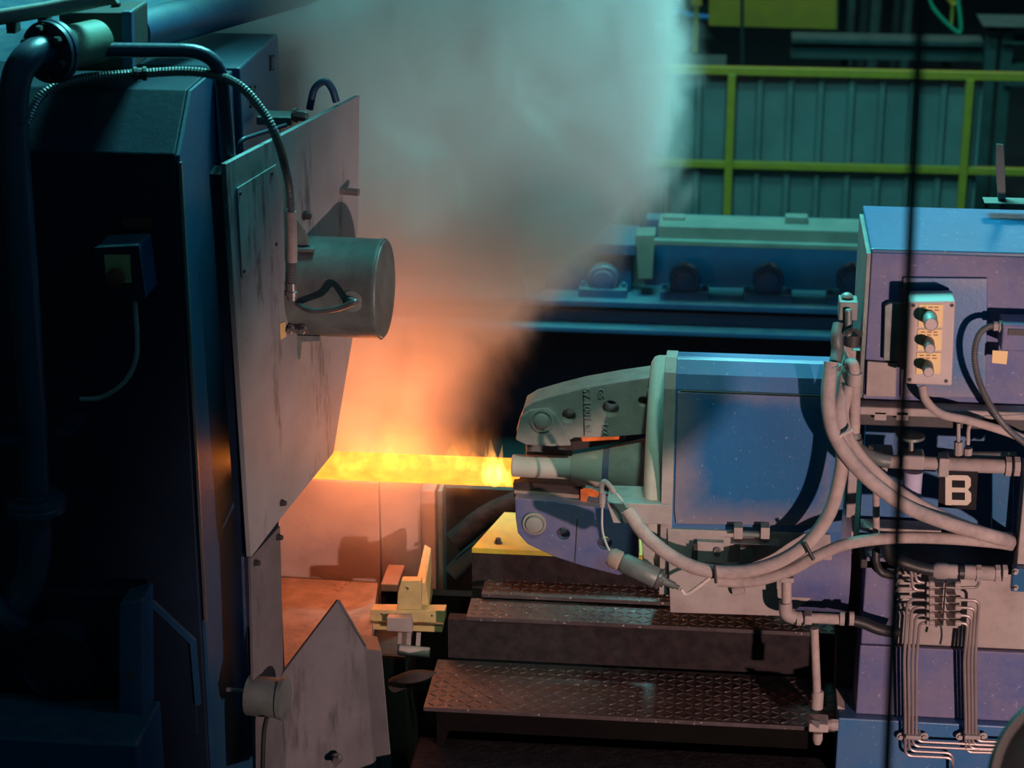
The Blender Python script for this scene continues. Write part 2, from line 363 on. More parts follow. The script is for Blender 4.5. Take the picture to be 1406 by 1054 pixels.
obj('lower_flange', lathe(PY(48, 676, 4.5), (0, 0, -1), [(0, 0.05), (0.012, 0.05), (0.014, 0.07), (0.028, 0.07), (0.03, 0.072), (0.044, 0.072), (0.046, 0.05)], 32), 'pipe_blue', gp, smooth=True)
obj('lower_elbow', tube(pathY([(46, 690, 4.5), (48, 740, 4.5), (42, 790, 4.5), (20, 830, 4.49), (-20, 850, 4.47), (-60, 860, 4.46)]), r0*1.15, 20), 'pipe_blue', gp, smooth=True)
obj('elbow_flange', lathe(PY(18, 832, 4.49), PY(-20, 858, 4.47)-PY(18, 832, 4.49), [(0, 0.062), (0.03, 0.062)], 32), 'pipe_blue', gp, smooth=True)

# block behind the flange, the big tube leaving it
bb = root('pipe_manifold', PY(130, 110, 4.95), 'black block where the green stub and blue tube meet', 'manifold')
obj('block', prism(polyY([(80, 17), (178, 17), (180, 98), (82, 98)], 4.82), (0, .16, 0)), 'dark_steel', bb, bev=0.006)
obj('edge_plate', prism(polyY([(166, 16), (180, 16), (182, 99), (168, 99)], 4.812), (0, .03, 0)), 'press_blue', bb, bev=0.003)
obj('cap_bolt', hexbolt(PY(160, 16, 4.9), (0, 0, 1), 0.012, 0.02), 'dark_steel', bb)
obj('header_tube', tube(pathY([(180, 45, 5.0), (300, 14, 5.5), (420, -18, 6.1)]), 0.052, 24, sub=2), 'press_blue', label='thick blue tube running back from the black block', cat='pipe', smooth=True)
tp = root('overhead_pipe', PY(40, 20, 4.7), 'pinkish grey pipe crossing above the flange', 'pipe')
obj('tube', tube(pathY([(-30, 28, 4.7), (60, 14, 4.7), (160, -6, 4.7)]), 0.018, 14, sub=2), 'dusty_steel', tp, smooth=True)
for x in (18, 62): obj('hanger', box(PY(x-9, 46, 4.69), PY(x+9, 20, 4.73)), 'dark_steel', tp)
hy = root('hydraulic_tube', PY(310, 215, 4.83), 'dark bent hydraulic tube dropping behind the steel shield', 'pipe')
obj('tube', tube(bend(pathY([(118, 68, 4.72), (200, 69, 4.76), (302, 70, 4.80), (314, 218, 4.83)]), 0.11, 8), 10*mpp(4.75), 14, sub=1), 'pipe_blue', hy, smooth=True)
obj('nut', lathe(PY(112, 68, 4.715), PY(150, 68, 4.74)-PY(112, 68, 4.715), [(0, 0.024), (0.035, 0.024), (0.036, 0.020), (0.05, 0.020)], 6), 'dark_steel', hy)
# ================================================================== STEEL SHIELD
P1 = PY(310, 225, 4.75); P2 = PZ(480, 138, P1.z); pd = (P2-P1).normalized(); pn = V((pd.y, -pd.x, 0))   # pn faces the manipulator
def PS(x, y, off=0.0): return PP(x, y, P1+pn*off, pn)
sh = root('shield_plate', PS(350, 1040), 'tall pale grey steel shield plate with dark rubbed stains', 'shield')
sp_ = [(310, 225), (494, 131), (492, 300), (485, 460), (458, 622), (385, 712), (345, 765)]
obj('plate', prism([PS(*q) for q in sp_], -pn*0.014), 'shield_steel', sh, bev=0.0015)
obj('edge_angle', prism([PS(303, 240, -0.015), PS(311, 228, -0.015), PS(346, 765, -0.015), PS(341, 765, -0.015)], -pn*0.03), 'press_dark', sh)
bf0 = P1+pd*((5.27-P1.y)/pd.y)
obj('light_baffle', box((XR+0.03, 5.262, 1.25), (bf0.x-0.016, 5.272, 1.95)), 'press_dark', sh)  # added behind the shield to keep fire light off the press side
obj('light_baffle', box((XR+0.012, 5.152, 0.3), (PY(386, 800, 5.16).x, 5.16, 1.249)), 'press_dark', sh)  # lower added plate, also there to block the fire light
st = obj('strap', prism([PS(345, 766), PS(385, 722), PS(393, 1075), PS(352, 1075)], -pn*0.010), 'guard_steel', sh, bev=0.0015)  # darker steel than the plate, standing in for shade on the strap
cp = obj('cover_panel', prism([PS(324, 258, .001), PS(378, 225, .001), PS(385, 338, .001), PS(331, 382, .001)], pn*0.004), 'shield_steel', sh, bev=0.001)
for q in ((330, 265), (373, 238), (379, 335), (335, 372)): obj('screw', lathe(PS(*q, .005), pn, [(0, .005), (.003, .0045)], 10), 'dark_steel', cp)
obj('tag', prism([PS(384, 444, .001), PS(391, 441, .001), PS(392, 462, .001), PS(385, 466, .001)], pn*0.002), 'legend', sh)
for q in ((350, 772), (381, 737), (386, 690)): obj('nut', hexbolt(PS(*q), pn, 0.007, 0.012), 'dark_steel', sh)
obj('stud', cyl(PS(468, 262), PS(468, 262)+V((0.05, -0.01, 0)), 0.010, 14), 'conduit', sh)
# ---- lamp cylinder
LY = PS(420, 390).y; la = V((1, -0.05, 0)).normalized()
lc = PY(404, 391, LY); lr = 69*mpp(LY)
lm = root('cylinder_lamp', lc-V((0, 0, lr)), 'large grey steel cylinder mounted on the shield with cable gland', 'cylinder')
ll = (PY(528, 391, LY)-lc).length
obj('barrel', lathe(lc, la, [(0, lr), (ll-0.012, lr), (ll-0.010, lr*1.012), (ll-0.001, lr*1.012), (ll, lr*0.99)], 48), 'lamp_steel', lm, smooth=True)
obj('end_cap', lathe(lc+la*ll, la, [(0, lr*0.975), (0.004, lr*0.965), (0.0045, lr*0.9)], 48), 'lamp_steel', lm, smooth=True)
obj('mount_bracket', prism([lc+V((.01, -lr*0.45, lr*0.93)), lc+V((.055, -lr*0.45, lr*0.93)), lc+V((.045, -lr*0.4, lr*1.25)), lc+V((.025, -lr*.38, lr*1.45)), lc+V((.01, -lr*.38, lr*1.45))], (0, 0.008, 0)), 'lamp_steel', lm, bev=0.001)
obj('bracket_foot', prism([lc+V((.008, -lr*0.62, lr*0.88)), lc+V((.07, -lr*0.62, lr*0.88)), lc+V((.07, -lr*0.62, lr*0.94)), lc+V((.008, -lr*0.62, lr*0.94))], (0, 0.04, 0)), 'lamp_steel', lm)
obj('bracket_bolt', hexbolt(PS(417, 296), pn, 0.009, 0.016), 'dark_steel', lm)
obj('lower_bracket', prism([lc+V((.015, -lr*0.5, -lr*0.9)), lc+V((.075, -lr*0.5, -lr*0.9)), lc+V((.075, -lr*0.5, -lr*1.0)), lc+V((.028, -lr*.5, -lr*1.03)), lc+V((.022, -lr*.5, -lr*1.4)), lc+V((.012, -lr*.5, -lr*1.4))], (0, 0.012, 0)), 'lamp_steel', lm)
for k in (0.012, 0.045): obj('bolt', hexbolt(lc+V((k, -lr*0.90, -lr*0.62)), (0, -1, 0), 0.009, 0.02), 'conduit', lm)
ga = math.radians(208); gd = V((0, -math.cos(math.radians(2)), math.sin(math.radians(2)))); gpn = lc+la*(ll*0.74)+gd*lr
obj('gland', join(lathe(gpn-gd*0.003, gd, [(0, 0.028), (0.004, 0.028), (0.005, 0.02)], 24), lathe(gpn, gd, [(0, 0.014), (0.016, 0.014), (0.02, 0.009)], 14)), 'lamp_steel', lm, smooth=True)
gc = gpn+gd*0.02
cn = root('flexible_conduit', PY(400, 400, LY-0.14), 'ribbed metal conduit arching over the press to the grey cylinder', 'conduit')
obj('ribbed_hose', tube(pathY([(35, 172, 4.62), (60, 128, 4.66), (110, 108, 4.72), (190, 101, 4.78), (270, 99, 4.80), (325, 115, 4.79), (362, 155, 4.79), (380, 190, 4.80)])+[PS(390, 222, .04), PS(398, 262, .022), PS(401, 330, .02), PS(401, 398, .02)], 0.0115, 10, sub=8, rib=0.14, pitch=0.0075), 'conduit', cn, smooth=False)
obj('ferrule', lathe(PS(401, 388, .02), (0, 0, -1), [(0, .0135), (.02, .0135), (.022, .017), (.034, .017), (.035, .013), (.045, .013)], 14), 'conduit', cn, smooth=True)
obj('union', lathe(PY(183, 101.5, 4.775), PY(200, 101, 4.785)-PY(183, 101.5, 4.775), [(0, .017), (.008, .017), (.01, .014), (.02, .014), (.022, .017), (.03, .017)], 12), 'dark_steel', cn)
obj('sleeve', tube([PS(399.5, 290, .0205), PS(401, 330, .02), PS(401, 360, .02)], 0.0135, 12, sub=3), 'dusty_hose', cn, smooth=True)
obj('lamp_cable', tube([PS(401, 402, .02), PY(408, 416, 5.03), PY(430, 427, 4.97), PY(465, 423, 4.945), PY(488, 414, 4.93), gc], 0.0075, 10), 'conduit', label='short grey cable from conduit end into the cylinder', cat='cable', smooth=True)
# ---- small round lamp at the foot of the strap
c2 = PS(352, 955, 0.0); r2 = 30*mpp(4.8)
l2 = root('strap_cylinder', c2-V((0, 0, r2)), 'small green-topped steel cylinder clamped across the shield strap', 'cylinder')
a2 = V((1, -0.1, 0)).normalized()
obj('barrel', lathe(c2-a2*0.02, a2, [(0, r2), (0.085, r2), (0.086, r2*1.08), (0.098, r2*1.08), (0.099, r2*0.8)], 32), 'lamp_steel', l2, smooth=True)
obj('rod', cyl(c2-a2*0.08+V((0, 0, .01)), c2-a2*0.01+V((0, 0, .01)), 0.006, 10), 'conduit', l2)
obj('strap_cable', tube(pathY([(366, 985, 4.72), (362, 1010, 4.72), (360, 1080, 4.72)]), 0.006, 8), 'rubber_black', label='black cable hanging below the strap cylinder', cat='cable', smooth=True)
# clutter between press and shield top
cl = root('valve_fitting', PY(395, 165, 5.25), 'dark fitting with bolt on press behind shield edge', 'fitting')
obj('body', box(PY(352, 172, 5.25), PY(408, 152, 5.33)), 'lamp_steel', cl, bev=0.004)
obj('bolt', hexbolt(PY(404, 158, 5.245), (1, -0.3, 0), 0.014, 0.03), 'conduit', cl)
obj('grease_line', pipe(pathY([(325, 215, 5.0), (330, 192, 5.0), (392, 172, 5.2)]), 0.006, 0.03), 'pipe_blue', label='thin bent line running behind the shield top edge', cat='pipe', smooth=True)
obj('lifting_loop', tube(pathY([(425, 150, 5.4), (432, 122, 5.4), (446, 112, 5.4), (456, 122, 5.4), (462, 140, 5.4)]), 0.010, 10), 'press_blue', label='blue curved loop behind the shield top edge', cat='loop', smooth=True)

# ================================================================== ANVIL AND CHUTE (below the bar)
an = root('anvil_stand', PY(450, 800, 5.8), 'dust covered anvil stand behind the glowing bar', 'anvil')
xa = PY(520, 700, 5.78).x; za_ = PY(450, 656, 5.8).z
obj('front_face', box((-1.75, 5.78, 0.0), (xa, 5.95, za_)), 'anvil_plate', an, bev=0.004)
obj('side_face', hull([(xa+.004, 5.79, 0.3), (PY(578, 740, 5.9).x, 5.90, 0.3), (PY(578, 740, 5.9).x, 5.90, za_), (xa+.004, 5.79, za_)],
                      [(xa+.004, 5.95, 0.3), (PY(578, 740, 5.9).x, 5.99, 0.3), (PY(578, 740, 5.9).x, 5.99, za_), (xa+.004, 5.95, za_)]), 'anvil_plate', an)
obj('rail_block', box(PY(523, 812, 5.66), PY(556, 775, 5.80)), 'anvil_plate', an, bev=0.004)
po = root('guide_post', PY(590, 840, 5.9), 'pair of upright guide bars beside the anvil stand', 'post')
obj('bar', box(PY(580, 900, 5.92), PY(602, 660, 6.0)), 'anvil_plate', po, bev=0.004)
obj('bar', box(PY(604, 900, 5.90), PY(612, 660, 5.98)), 'lamp_steel', po, bev=0.003)
obj('bar', box(PY(563, 860, 5.95), PY(572, 660, 6.05)), 'soot', po, bev=0.003)
obj('chute_floor', hull([PY(380, 930, 5.10), PY(505, 905, 5.10), PY(519, 800, 5.77), PY(380, 792, 5.77)], [p-V((0, 0, .05)) for p in (PY(380, 930, 5.10), PY(505, 905, 5.10), PY(519, 800, 5.77), PY(380, 792, 5.77))]), 'scale_dust', label='sloping chute floor covered in pinkish scale dust', cat='chute')
random.seed(3)
for k in range(26):
    x, y = random.uniform(398, 500), random.uniform(800, 870)
    if y > 930-(x-385)*1.25: continue
    t = (930-y)/133; q = PY(x, y, 5.10+0.67*min(1, max(0, t)))
    r = random.uniform(0.006, 0.016); sv = [(-1, -.6, -.3), (.2, -1, -.3), (1, 0, -.3), (.3, .9, -.3), (-.7, .8, -.3), (-.3, -.2, .6), (.5, .2, .5)]
    me = ([q+V((a*r*random.uniform(.7, 1.2), b*r, c*r)) for a, b, c in sv], [(4, 3, 2, 1, 0), (0, 1, 5), (1, 6, 5), (1, 2, 6), (2, 3, 6), (3, 4, 5), (3, 5, 6), (4, 0, 5)])
    obj('scale_flake', me, 'anvil_plate', label='loose flake of forge scale on the dusty chute floor', cat='scale', group='scale flakes on the chute floor')
ch = root('chute_guard', PY(450, 1060, 4.97), 'grey steel chute guard plate rising to a point', 'guard')
obj('plate', prism([PY(386, 1075, 4.93), PY(388, 925, 4.93), PY(463, 825, 4.98), PY(500, 888, 5.03), PY(516, 1075, 5.03)], (0.004, 0.012, 0)), 'guard_steel', ch)
obj('rim', tube([PY(389, 922, 4.935), PY(463, 824, 4.985), PY(500, 887, 5.035)], 0.004, 8, sub=1), 'dark_steel', ch)
obj('bolt', hexbolt(PY(463, 1040, 4.965), (0, -1, 0), 0.012, 0.022), 'conduit', ch)
obj('chute_wall', hull([PY(497, 890, 5.06), PY(524, 893, 5.06), PY(540, 1075, 5.06), PY(497, 1075, 5.06)], [PY(490, 870, 5.20), PY(518, 873, 5.20), PY(538, 1075, 5.2), PY(490, 1075, 5.2)]), 'guard_steel', label='thick grey chute wall with dusty top behind guard plate', cat='wall block', bev=0.003)

# yellow T bracket
yb = root('tee_bracket', PY(560, 900, 5.45), 'yellow tee-shaped bracket with drilled holes in front of the anvil', 'bracket')
YB = 5.42
def dot(x, y, Y, r=0.004): return cyl(PY(x, y, Y-0.002), PY(x, y, Y+0.004), r, 10)
obj('upright', prism(polyY([(551, 797), (578, 797), (578, 838), (545, 838), (546, 815)], YB), (0, 0.03, 0)), 'yellow_bracket', yb, bev=0.002)
obj('crossbar', prism(polyY([(509, 837), (611, 838), (610, 855), (508, 852)], YB-0.006), (0, 0.04, 0)), 'yellow_bracket', yb, bev=0.002)
obj('lower_bar', prism(polyY([(508, 856), (608, 860), (607, 868), (511, 864)], YB+0.004), (0, 0.04, 0)), 'yellow_bracket', yb, bev=0.002)
for q in ((524, 843), (558, 844), (593, 845), (560, 808)): obj('bolt_hole', dot(*q, YB-0.006, 0.003), 'rubber_black', yb)
obj('clamp_block', prism(polyY([(531, 848), (564, 848), (566, 868), (531, 866)], YB-0.035), (0, 0.03, 0)), 'dusty_steel', yb, bev=0.002)
obj('rail', hull(polyY([(571, 800), (584, 800), (590, 838), (576, 838)], YB+.03), polyY([(583, 747), (592, 752), (594, 815), (585, 812)], YB+.28)), 'yellow_bracket', yb, bev=0.002)
for x0, x1 in ((545, 550), (557, 563), (570, 576)): obj('prong', hull(polyY([(x0+2, 868), (x1+2, 868), (x1, 900), (x0, 898)], YB), polyY([(x0+2, 868), (x1+2, 868), (x1, 900), (x0, 898)], YB+.02)), 'dusty_steel', yb)
obj('roller', cyl(PY(548, 892, YB-.01), PY(590, 896, YB-.01), 0.016, 16, .002), 'dusty_steel', yb, smooth=True)
# dark supports under the bracket
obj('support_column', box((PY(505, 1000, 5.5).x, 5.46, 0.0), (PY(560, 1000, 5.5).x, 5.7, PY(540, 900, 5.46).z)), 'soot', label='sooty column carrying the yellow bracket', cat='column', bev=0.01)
tr = root('scrap_lump', PY(560, 945, 5.2), 'rounded sooty lump lying beside the chequered tread', 'scrap')
obj('lump', tube(pathY([(540, 940, 5.25), (570, 930, 5.22), (600, 932, 5.25)]), 0.022, 10), 'soot', tr, smooth=True)
for k, (xa_, ya_, xb_, yb_) in enumerate(((622, 745, 720, 680), (618, 790, 690, 735))):
    obj('slanted_tube', tube(pathY([(xa_, ya_, 6.0), ((xa_+xb_)/2, (ya_+yb_)/2-6, 6.05), (xb_+20, yb_-3, 6.1)]), 0.036-0.008*k, 14), 'step_side' if k == 0 else 'soot', label=('brown sooty tube slanting up behind the jaws', 'black sooty tube below the slanting brown one')[k], cat='tube', smooth=True)
obj('anvil_pit_wall', box((-1.3, 6.25, 0), (0.35, 6.35, PY(680, 672, 6.25).z)), 'soot', label='sooty pit wall behind the slanting tubes', cat='wall block')

# ================================================================== STEPS
def chequer(x0, x1, y0, y1, z, p=0.036):
    out = []; a = 0.0135; b = 0.0038; h = 0.0024; j = 0; y = y0+p/2
    while y < y1-p*0.3:
        i = 0; x = x0+p/2
        while x < x1-p*0.3:
            an_ = math.radians(35 if (i+j) % 2 else -35); c, s = math.cos(an_), math.sin(an_)
            def pt(u_, v_, w_): return V((x+u_*c-v_*s, y+u_*s+v_*c, z+w_))
            out.append(([pt(-a, 0, 0), pt(0, -b, 0), pt(a, 0, 0), pt(0, b, 0), pt(-a*.6, 0, h), pt(0, -b*.5, h), pt(a*.6, 0, h), pt(0, b*.5, h)],
                        [(4, 5, 6, 7), (0, 1, 5, 4), (1, 2, 6, 5), (2, 3, 7, 6), (3, 0, 4, 7)]))
            x += p*0.72; i += 1
        y += p*0.72; j += 1
    return join(*out)
def step(label, z, xL, xR_, y0, y1, ztop_riser, riserY, mat_='chequer'):
    s = root('stair_tread', ((xL+xR_)/2, (y0+y1)/2, z-0.05), label, 'stair tread')
    obj('plate', box((xL, y0, z-0.012), (xR_, y1, z)), mat_, s, bev=0.001)
    obj('raised_pattern', chequer(xL, xR_, y0, y1, z), mat_, s, kind='stuff')
    return s
q0, q1 = PZ(582, 968, 0.61), PZ(607, 905, 0.61)
XE = 0.42
step('lower chequered steel tread with scattered bright specks', 0.61, q0.x, XE, q0.y-0.01, q1.y, 0, 0)
zu = PY(640, 846, q1.y+0.015).z; u0 = PZ(640, 846, zu); u1 = PZ(660, 787, zu)
step('upper chequered steel tread under the gripper', zu, u0.x, XE, u0.y, u0.y+(u1.y-u0.y)*0.42, 0, 0)
step('rearmost chequered plate, raised behind the upper tread', zu+0.018, u0.x+0.03, XE, u0.y+(u1.y-u0.y)*0.40, u1.y+0.03, 0, 0)
obj('stair_riser', box((q1.x+0.015, q1.y+0.02, 0.40), (XE, q1.y+0.06, zu-0.014)), 'step_side', label='rusty riser plate between the two chequered treads', cat='riser')
obj('stair_riser', box((q0.x+0.02, q0.y+0.14, 0.2), (XE, q0.y+0.17, 0.596)), 'shade_black', label='recessed riser below the lower tread, black in place of shade', cat='riser')  # black panel painted in for the shaded gap under the tread
obj('shade_plate', box((q0.x+.03, q0.y+.03, 0), (q0.x+.05, 5.6, 0.585)), 'shade_black', label='plate added at the tread ends, black in place of shade', cat='stringer')  # added to hide the lit floor, its black replaces shade
obj('shade_screen', box((-1.0, 5.72, 0), (q0.x+.25, 5.76, 0.62)), 'shade_black', label='screen added beside the treads, black in place of shade', cat='wall block')  # added over a lit patch of floor that should lie in shade
zb = 0.47; b1 = PZ(575, 1010, zb)
obj('bottom_step', box((b1.x, 4.6, 0.0), (XE, b1.y, zb)), 'step_side', label='rough dark bottom step below the lower chequered tread', cat='step', bev=0.006)
dk = root('yellow_deck', PY(690, 740, 5.75), 'yellow painted deck plate above the steps behind lower jaw', 'deck')
zd = 0.86; d0 = PZ(648, 752, zd); d1 = PZ(690, 712, zd)
obj('deck_plate', prism([d0, V((0.2, d0.y, zd)), V((0.2, d1.y+.05, zd)), V((d1.x, d1.y+.05, zd))], (0, 0, -0.015)), 'yellow_deck', dk)
obj('deck_edge', prism([d0-V((0, 0, .016)), V((0.2, d0.y+.004, zd-.016)), V((0.2, d0.y+.03, zd-.016)), d0+V((0, .03, -.016))], (0, 0, -0.2)), 'step_side', dk)
obj('bolt', hexbolt(PZ(684, 745, zd), (0, 0, 1), 0.009, 0.012), 'dark_steel', dk)
exec_order_marker = None

# ================================================================== HOT BAR
BY = 5.47
ba, bb_ = PY(400, 643, BY), PY(708, 649, BY); brad = 20.5*mpp(BY)
bd = V((1, 0, 0)); bz = PY(690, 648, BY).z
obj('hot_bar', lathe((ba.x-0.12, BY, bz), bd, [(0, brad), (bb_.x-ba.x+0.13, brad), (bb_.x-ba.x+0.135, brad*.95)], 28), 'hot_steel', label='glowing yellow hot steel bar held in the gripper jaws', cat='bar', smooth=True)

# ================================================================== GRIPPER
def arm_px(Y): return lambda L: [PY(x, y, Y) for x, y in L]
GY = 5.36
gr = root('forging_gripper', PY(800, 790, GY), 'forging gripper with holed upper and lower arms around pale tong nose', 'gripper')
up_out = polyY([(709, 590), (716, 572), (719, 560), (734, 551), (765, 542), (800, 533), (850, 524), (899, 517), (893, 560), (889, 596), (840, 600), (788, 601), (770, 611), (735, 610), (712, 604)], GY)
m_ = mpp(GY)
ua = obj('upper_arm', holed(up_out, [(PY(781, 571, GY), 9.5*m_), (PY(838, 561, GY), 11.5*m_), (PY(883, 551, GY), 7*m_)], (0, 0.10, 0)), 'dusty_cast', gr, bev=0.003)
obj('link_plate', prism(polyY([(714, 572), (728, 563), (752, 561), (764, 570), (779, 597), (784, 612), (757, 613), (722, 611), (708, 604)], GY-0.012), (0, 0.014, 0)), 'dusty_cast', ua, bev=0.004)
pc = PY(744, 577, GY-0.012)
obj('pivot_pin', lathe(pc, (0, -1, 0), [(0, 17*m_), (.004, 17*m_), (.005, 14*m_), (.002, 13*m_), (.002, 10.5*m_), (.010, 10*m_), (.012, 8.5*m_)], 28), 'dusty_cast', ua, smooth=True)
for q in ((889, 538), (889, 566), (888, 586)): obj('bolt', join(cyl(PY(*q, GY-.02), PY(q[0]+9, q[1], GY-.02), 0.009, 12)), 'pale_cast', ua, smooth=True)
for body, x, y, s in (('57 1001 N', 806, 562, .029), ('GS', 825, 540, .024), ('122', 831, 588, .024)):
    obj('cast_lettering', place(text_shape(body, s, 0.003), PY(x, y, GY-.001), V((0.06, 0, -1)), V((1, 0, 0)), V((0, -1, 0))), 'dusty_cast', ua)
obj('seam', prism(polyY([(800, 534), (801.5, 534), (803, 598), (801.5, 598)], GY-.0015), (0, .003, 0)), 'dark_steel', ua)
lo_out = polyY([(707, 684), (708, 712), (711, 732), (724, 747), (760, 764), (800, 777), (850, 790), (876, 775), (874, 704), (850, 700), (798, 694), (760, 688)], GY)
la_ = obj('lower_arm', holed(lo_out, [(PY(773, 733, GY), 9.5*m_), (PY(830, 746, GY), 10.5*m_)], (0, 0.09, 0)), 'blue_paint_dusty', gr, bev=0.003)
pc = PY(734, 718, GY-.001)
obj('pivot_pin', lathe(pc, (0, -1, 0), [(0, 17*m_), (.006, 17*m_), (.007, 14*m_), (.004, 13.5*m_), (.004, 12.5*m_), (.014, 12*m_), (.016, 10*m_)], 28), 'dusty_cast', la_, smooth=True)
obj('seam', prism(polyY([(792, 712), (793.5, 712), (790, 772), (788.5, 772)], GY-.0015), (0, .003, 0)), 'dark_steel', la_)
obj('lower_jaw', prism(polyY([(704, 663), (720, 662), (800, 668), (802, 680), (770, 686), (722, 686), (705, 682)], 5.40), (0, 0.09, 0)), 'soot', la_, bev=0.003)
obj('jaw_glow_strip', prism(polyY([(706, 673), (795, 679), (795, 684), (706, 679)], 5.397), (0, 0.02, 0)), 'anvil_plate', la_)  # warm colour in place of the bar's glow reflected on the jaw
obj('glow_corner', prism(polyY([(797, 673), (812, 674), (822, 679), (820, 683), (808, 681), (804, 692), (797, 692)], 5.39), (0, 0.02, 0)), 'glow_paint', la_, bev=.001)  # bar glow reflected on the jaw, painted by emission
# centre tong
ty = 5.39; tz = PY(760, 641, ty).z; t0 = PY(703, 641, ty).x; mt = mpp(ty)
def tx(px): return PY(px, 641, ty).x-t0
tg = obj('tong_nose', lathe((t0, ty, tz), (1, 0, 0), [(0, 14*mt), (.004, 16*mt), (tx(784), 16.5*mt), (tx(786), 19*mt), (tx(820), 27*mt), (tx(828), 29*mt)], 36), 'pale_cast', gr, smooth=True)
obj('blue_band', lathe((t0+tx(828), ty, tz), (1, 0, 0), [(0, 29*mt), (tx(837)-tx(828), 32*mt)], 36), 'blue_paint_dusty', tg, smooth=True)
obj('cone', lathe((t0+tx(837), ty, tz), (1, 0, 0), [(0, 32*mt), (tx(890)-tx(837), 48*mt), (tx(905)-tx(837), 48*mt)], 36), 'dusty_cast', tg, smooth=True)
obj('upper_jaw', prism(polyY([(722, 604), (740, 606), (786, 617), (786, 628), (722, 628)], 5.42), (0, .08, 0)), 'lamp_steel', tg, bev=.003)
obj('spacer', prism(polyY([(752, 611), (800, 604), (855, 597), (858, 604), (800, 616), (786, 618)], 5.41), (0, .06, 0)), 'soot', tg)
obj('glow_gap', prism(polyY([(798, 601), (850, 598), (850, 603), (800, 606)], 5.405), (0, .03, 0)), 'glow_paint', tg)  # dim orange glow painted into the gap by emission
# flange
fr = PY(905, 496, 5.4).z-tz; fx = PY(884, 650, 5.1).x
obj('ring_flange', lathe((fx, 5.4, tz), (1, 0, 0), [(0, fr*.94), (0.008, fr*.985), (0.02, fr), (0.066, fr), (0.07, fr*.98)], 64), 'pale_cast', gr, smooth=True)

# ================================================================== ROTARY DRUM HOUSING
dY = 5.07; zt = PY(1000, 491, dY+.13).z; ze = PY(1000, 536, dY).z; zm = PY(1000, 724, dY).z; zq = PY(1000, 843, dY+.03).z
dx0 = PY(915, 650, dY).x; dx1 = PY(1160, 650, dY).x
dr = root('drum_housing', ((dx0+dx1)/2, 5.4, zq), 'large blue gripper drum housing with hinged access panel', 'housing')
prof = [(dY, ze), (dY+.015, ze+.035), (dY+.05, ze+.066), (dY+.09, zt-.006), (dY+.13, zt), (dY+.2, zt-.012), (dY+.40, zt-.12), (dY+.60, ze-.14), (dY+.62, zq+.05), (dY+.03, zq+.05), (dY, zm)]
obj('shell', prism([(dx0, y, z) for y, z in prof], (dx1-dx0, 0, 0)), 'blue_paint', dr, bev=0.004)
obj('end_rim', prism([(dx0-.012, y-.004 if y < 5.3 else y, z+.004 if z > ze else z) for y, z in prof], (0.03, 0, 0)), 'dusty_steel', dr, bev=0.002)
ap = obj('access_panel', prism(polyY([(930, 538), (1139, 546), (1139, 712), (1132, 722), (928, 719), (926, 700)], dY-.006), (0, .008, 0)), 'blue_panel', dr, bev=0.002)
obj('upper_seam', tube([PY(934, 536, dY-.004), PY(1138, 544, dY-.004)], .0028, 6, sub=1), 'rubber_black', dr)
obj('skirt', prism(polyY([(916, 726), (1140, 734), (1145, 800), (1080, 846), (920, 841)], dY-.008), (0, .03, 0)), 'dusty_steel', dr, bev=0.003)
rc = PY(1128, 770, dY+.07)
obj('lower_drum', lathe(PY(1085, 765, dY+.12), (1, 0, 0), [(0, .14), (PY(1165, 765, dY+.1).x-PY(1085, 765, dY+.12).x, .14)], 40), 'blue_paint_dusty', dr, smooth=True)
for x in (1013, 1050):
    hg = obj('hinge_lug', box(PY(x-6, 740, dY-.045), PY(x+7, 717, dY-.008)), 'dusty_steel', dr, bev=.002)
obj('hinge_bar', box(PY(1003, 746, dY-.05), PY(1070, 740, dY-.008)), 'dusty_steel', dr, bev=.002)
obj('hinge_rod', cyl(PY(1019, 733, dY-.03), PY(1045, 734, dY-.03), .008, 12), 'lamp_steel', dr, smooth=True)
obj('hinge_post', box(PY(1015, 780, dY-.04), PY(1034, 746, dY-.01)), 'lamp_steel', dr, bev=.002)
lt = obj('latch_block', box(PY(956, 772, dY-.028), PY(994, 741, dY-.008)), 'dusty_steel', dr, bev=.002)
obj('latch_bolt', lathe(PY(985, 755, dY-.029), (0, -1, 0), [(0, .009), (.006, .009), (.006, .004), (.002, .003)], 14), 'conduit', lt)
obj('small_cover', prism(polyY([(952, 746), (958, 746), (958, 778), (950, 778)], dY-.03), (0, .02, 0)), 'soot', dr)
obj('drain_flange', cyl(PY(1006, 812, dY-.02), PY(1022, 808, dY-.02), .012, 12), 'dusty_steel', dr)
# bracket arm and sensor
sb = root('sensor_bracket', PY(880, 720, 5.1), 'flat dusty bracket reaching from the drum below the flange', 'bracket')
obj('arm', prism(polyY([(833, 690), (920, 693), (918, 720), (842, 718)], 5.06), (0, .12, 0)), 'dusty_steel', sb, bev=.002)
obj('leg', prism(polyY([(878, 720), (892, 722), (899, 790), (886, 790)], 5.10), (0, .04, 0)), 'dusty_steel', sb, bev=.002)
nz = root('lubrication_nozzle', PY(828, 690, 5.02), 'dusty elbow nozzle with thin cable beside the tong nose', 'nozzle')
obj('elbow', tube(pathY([(826, 685, 5.03), (826, 668, 5.03), (830, 661, 5.03), (838, 668, 5.03), (843, 676, 5.03)]), .007, 10), 'dusty_hose', nz, smooth=True)
obj('nut', lathe(PY(827, 676, 5.03), (0, 0, -1), [(0, .009), (.03, .009), (.032, .007), (.04, .007)], 8), 'dusty_steel', nz)
obj('wire', tube(pathY([(846, 677, 5.03), (853, 685, 5.03), (861, 697, 5.02)]), .0025, 6), 'white_cable', nz, smooth=True)
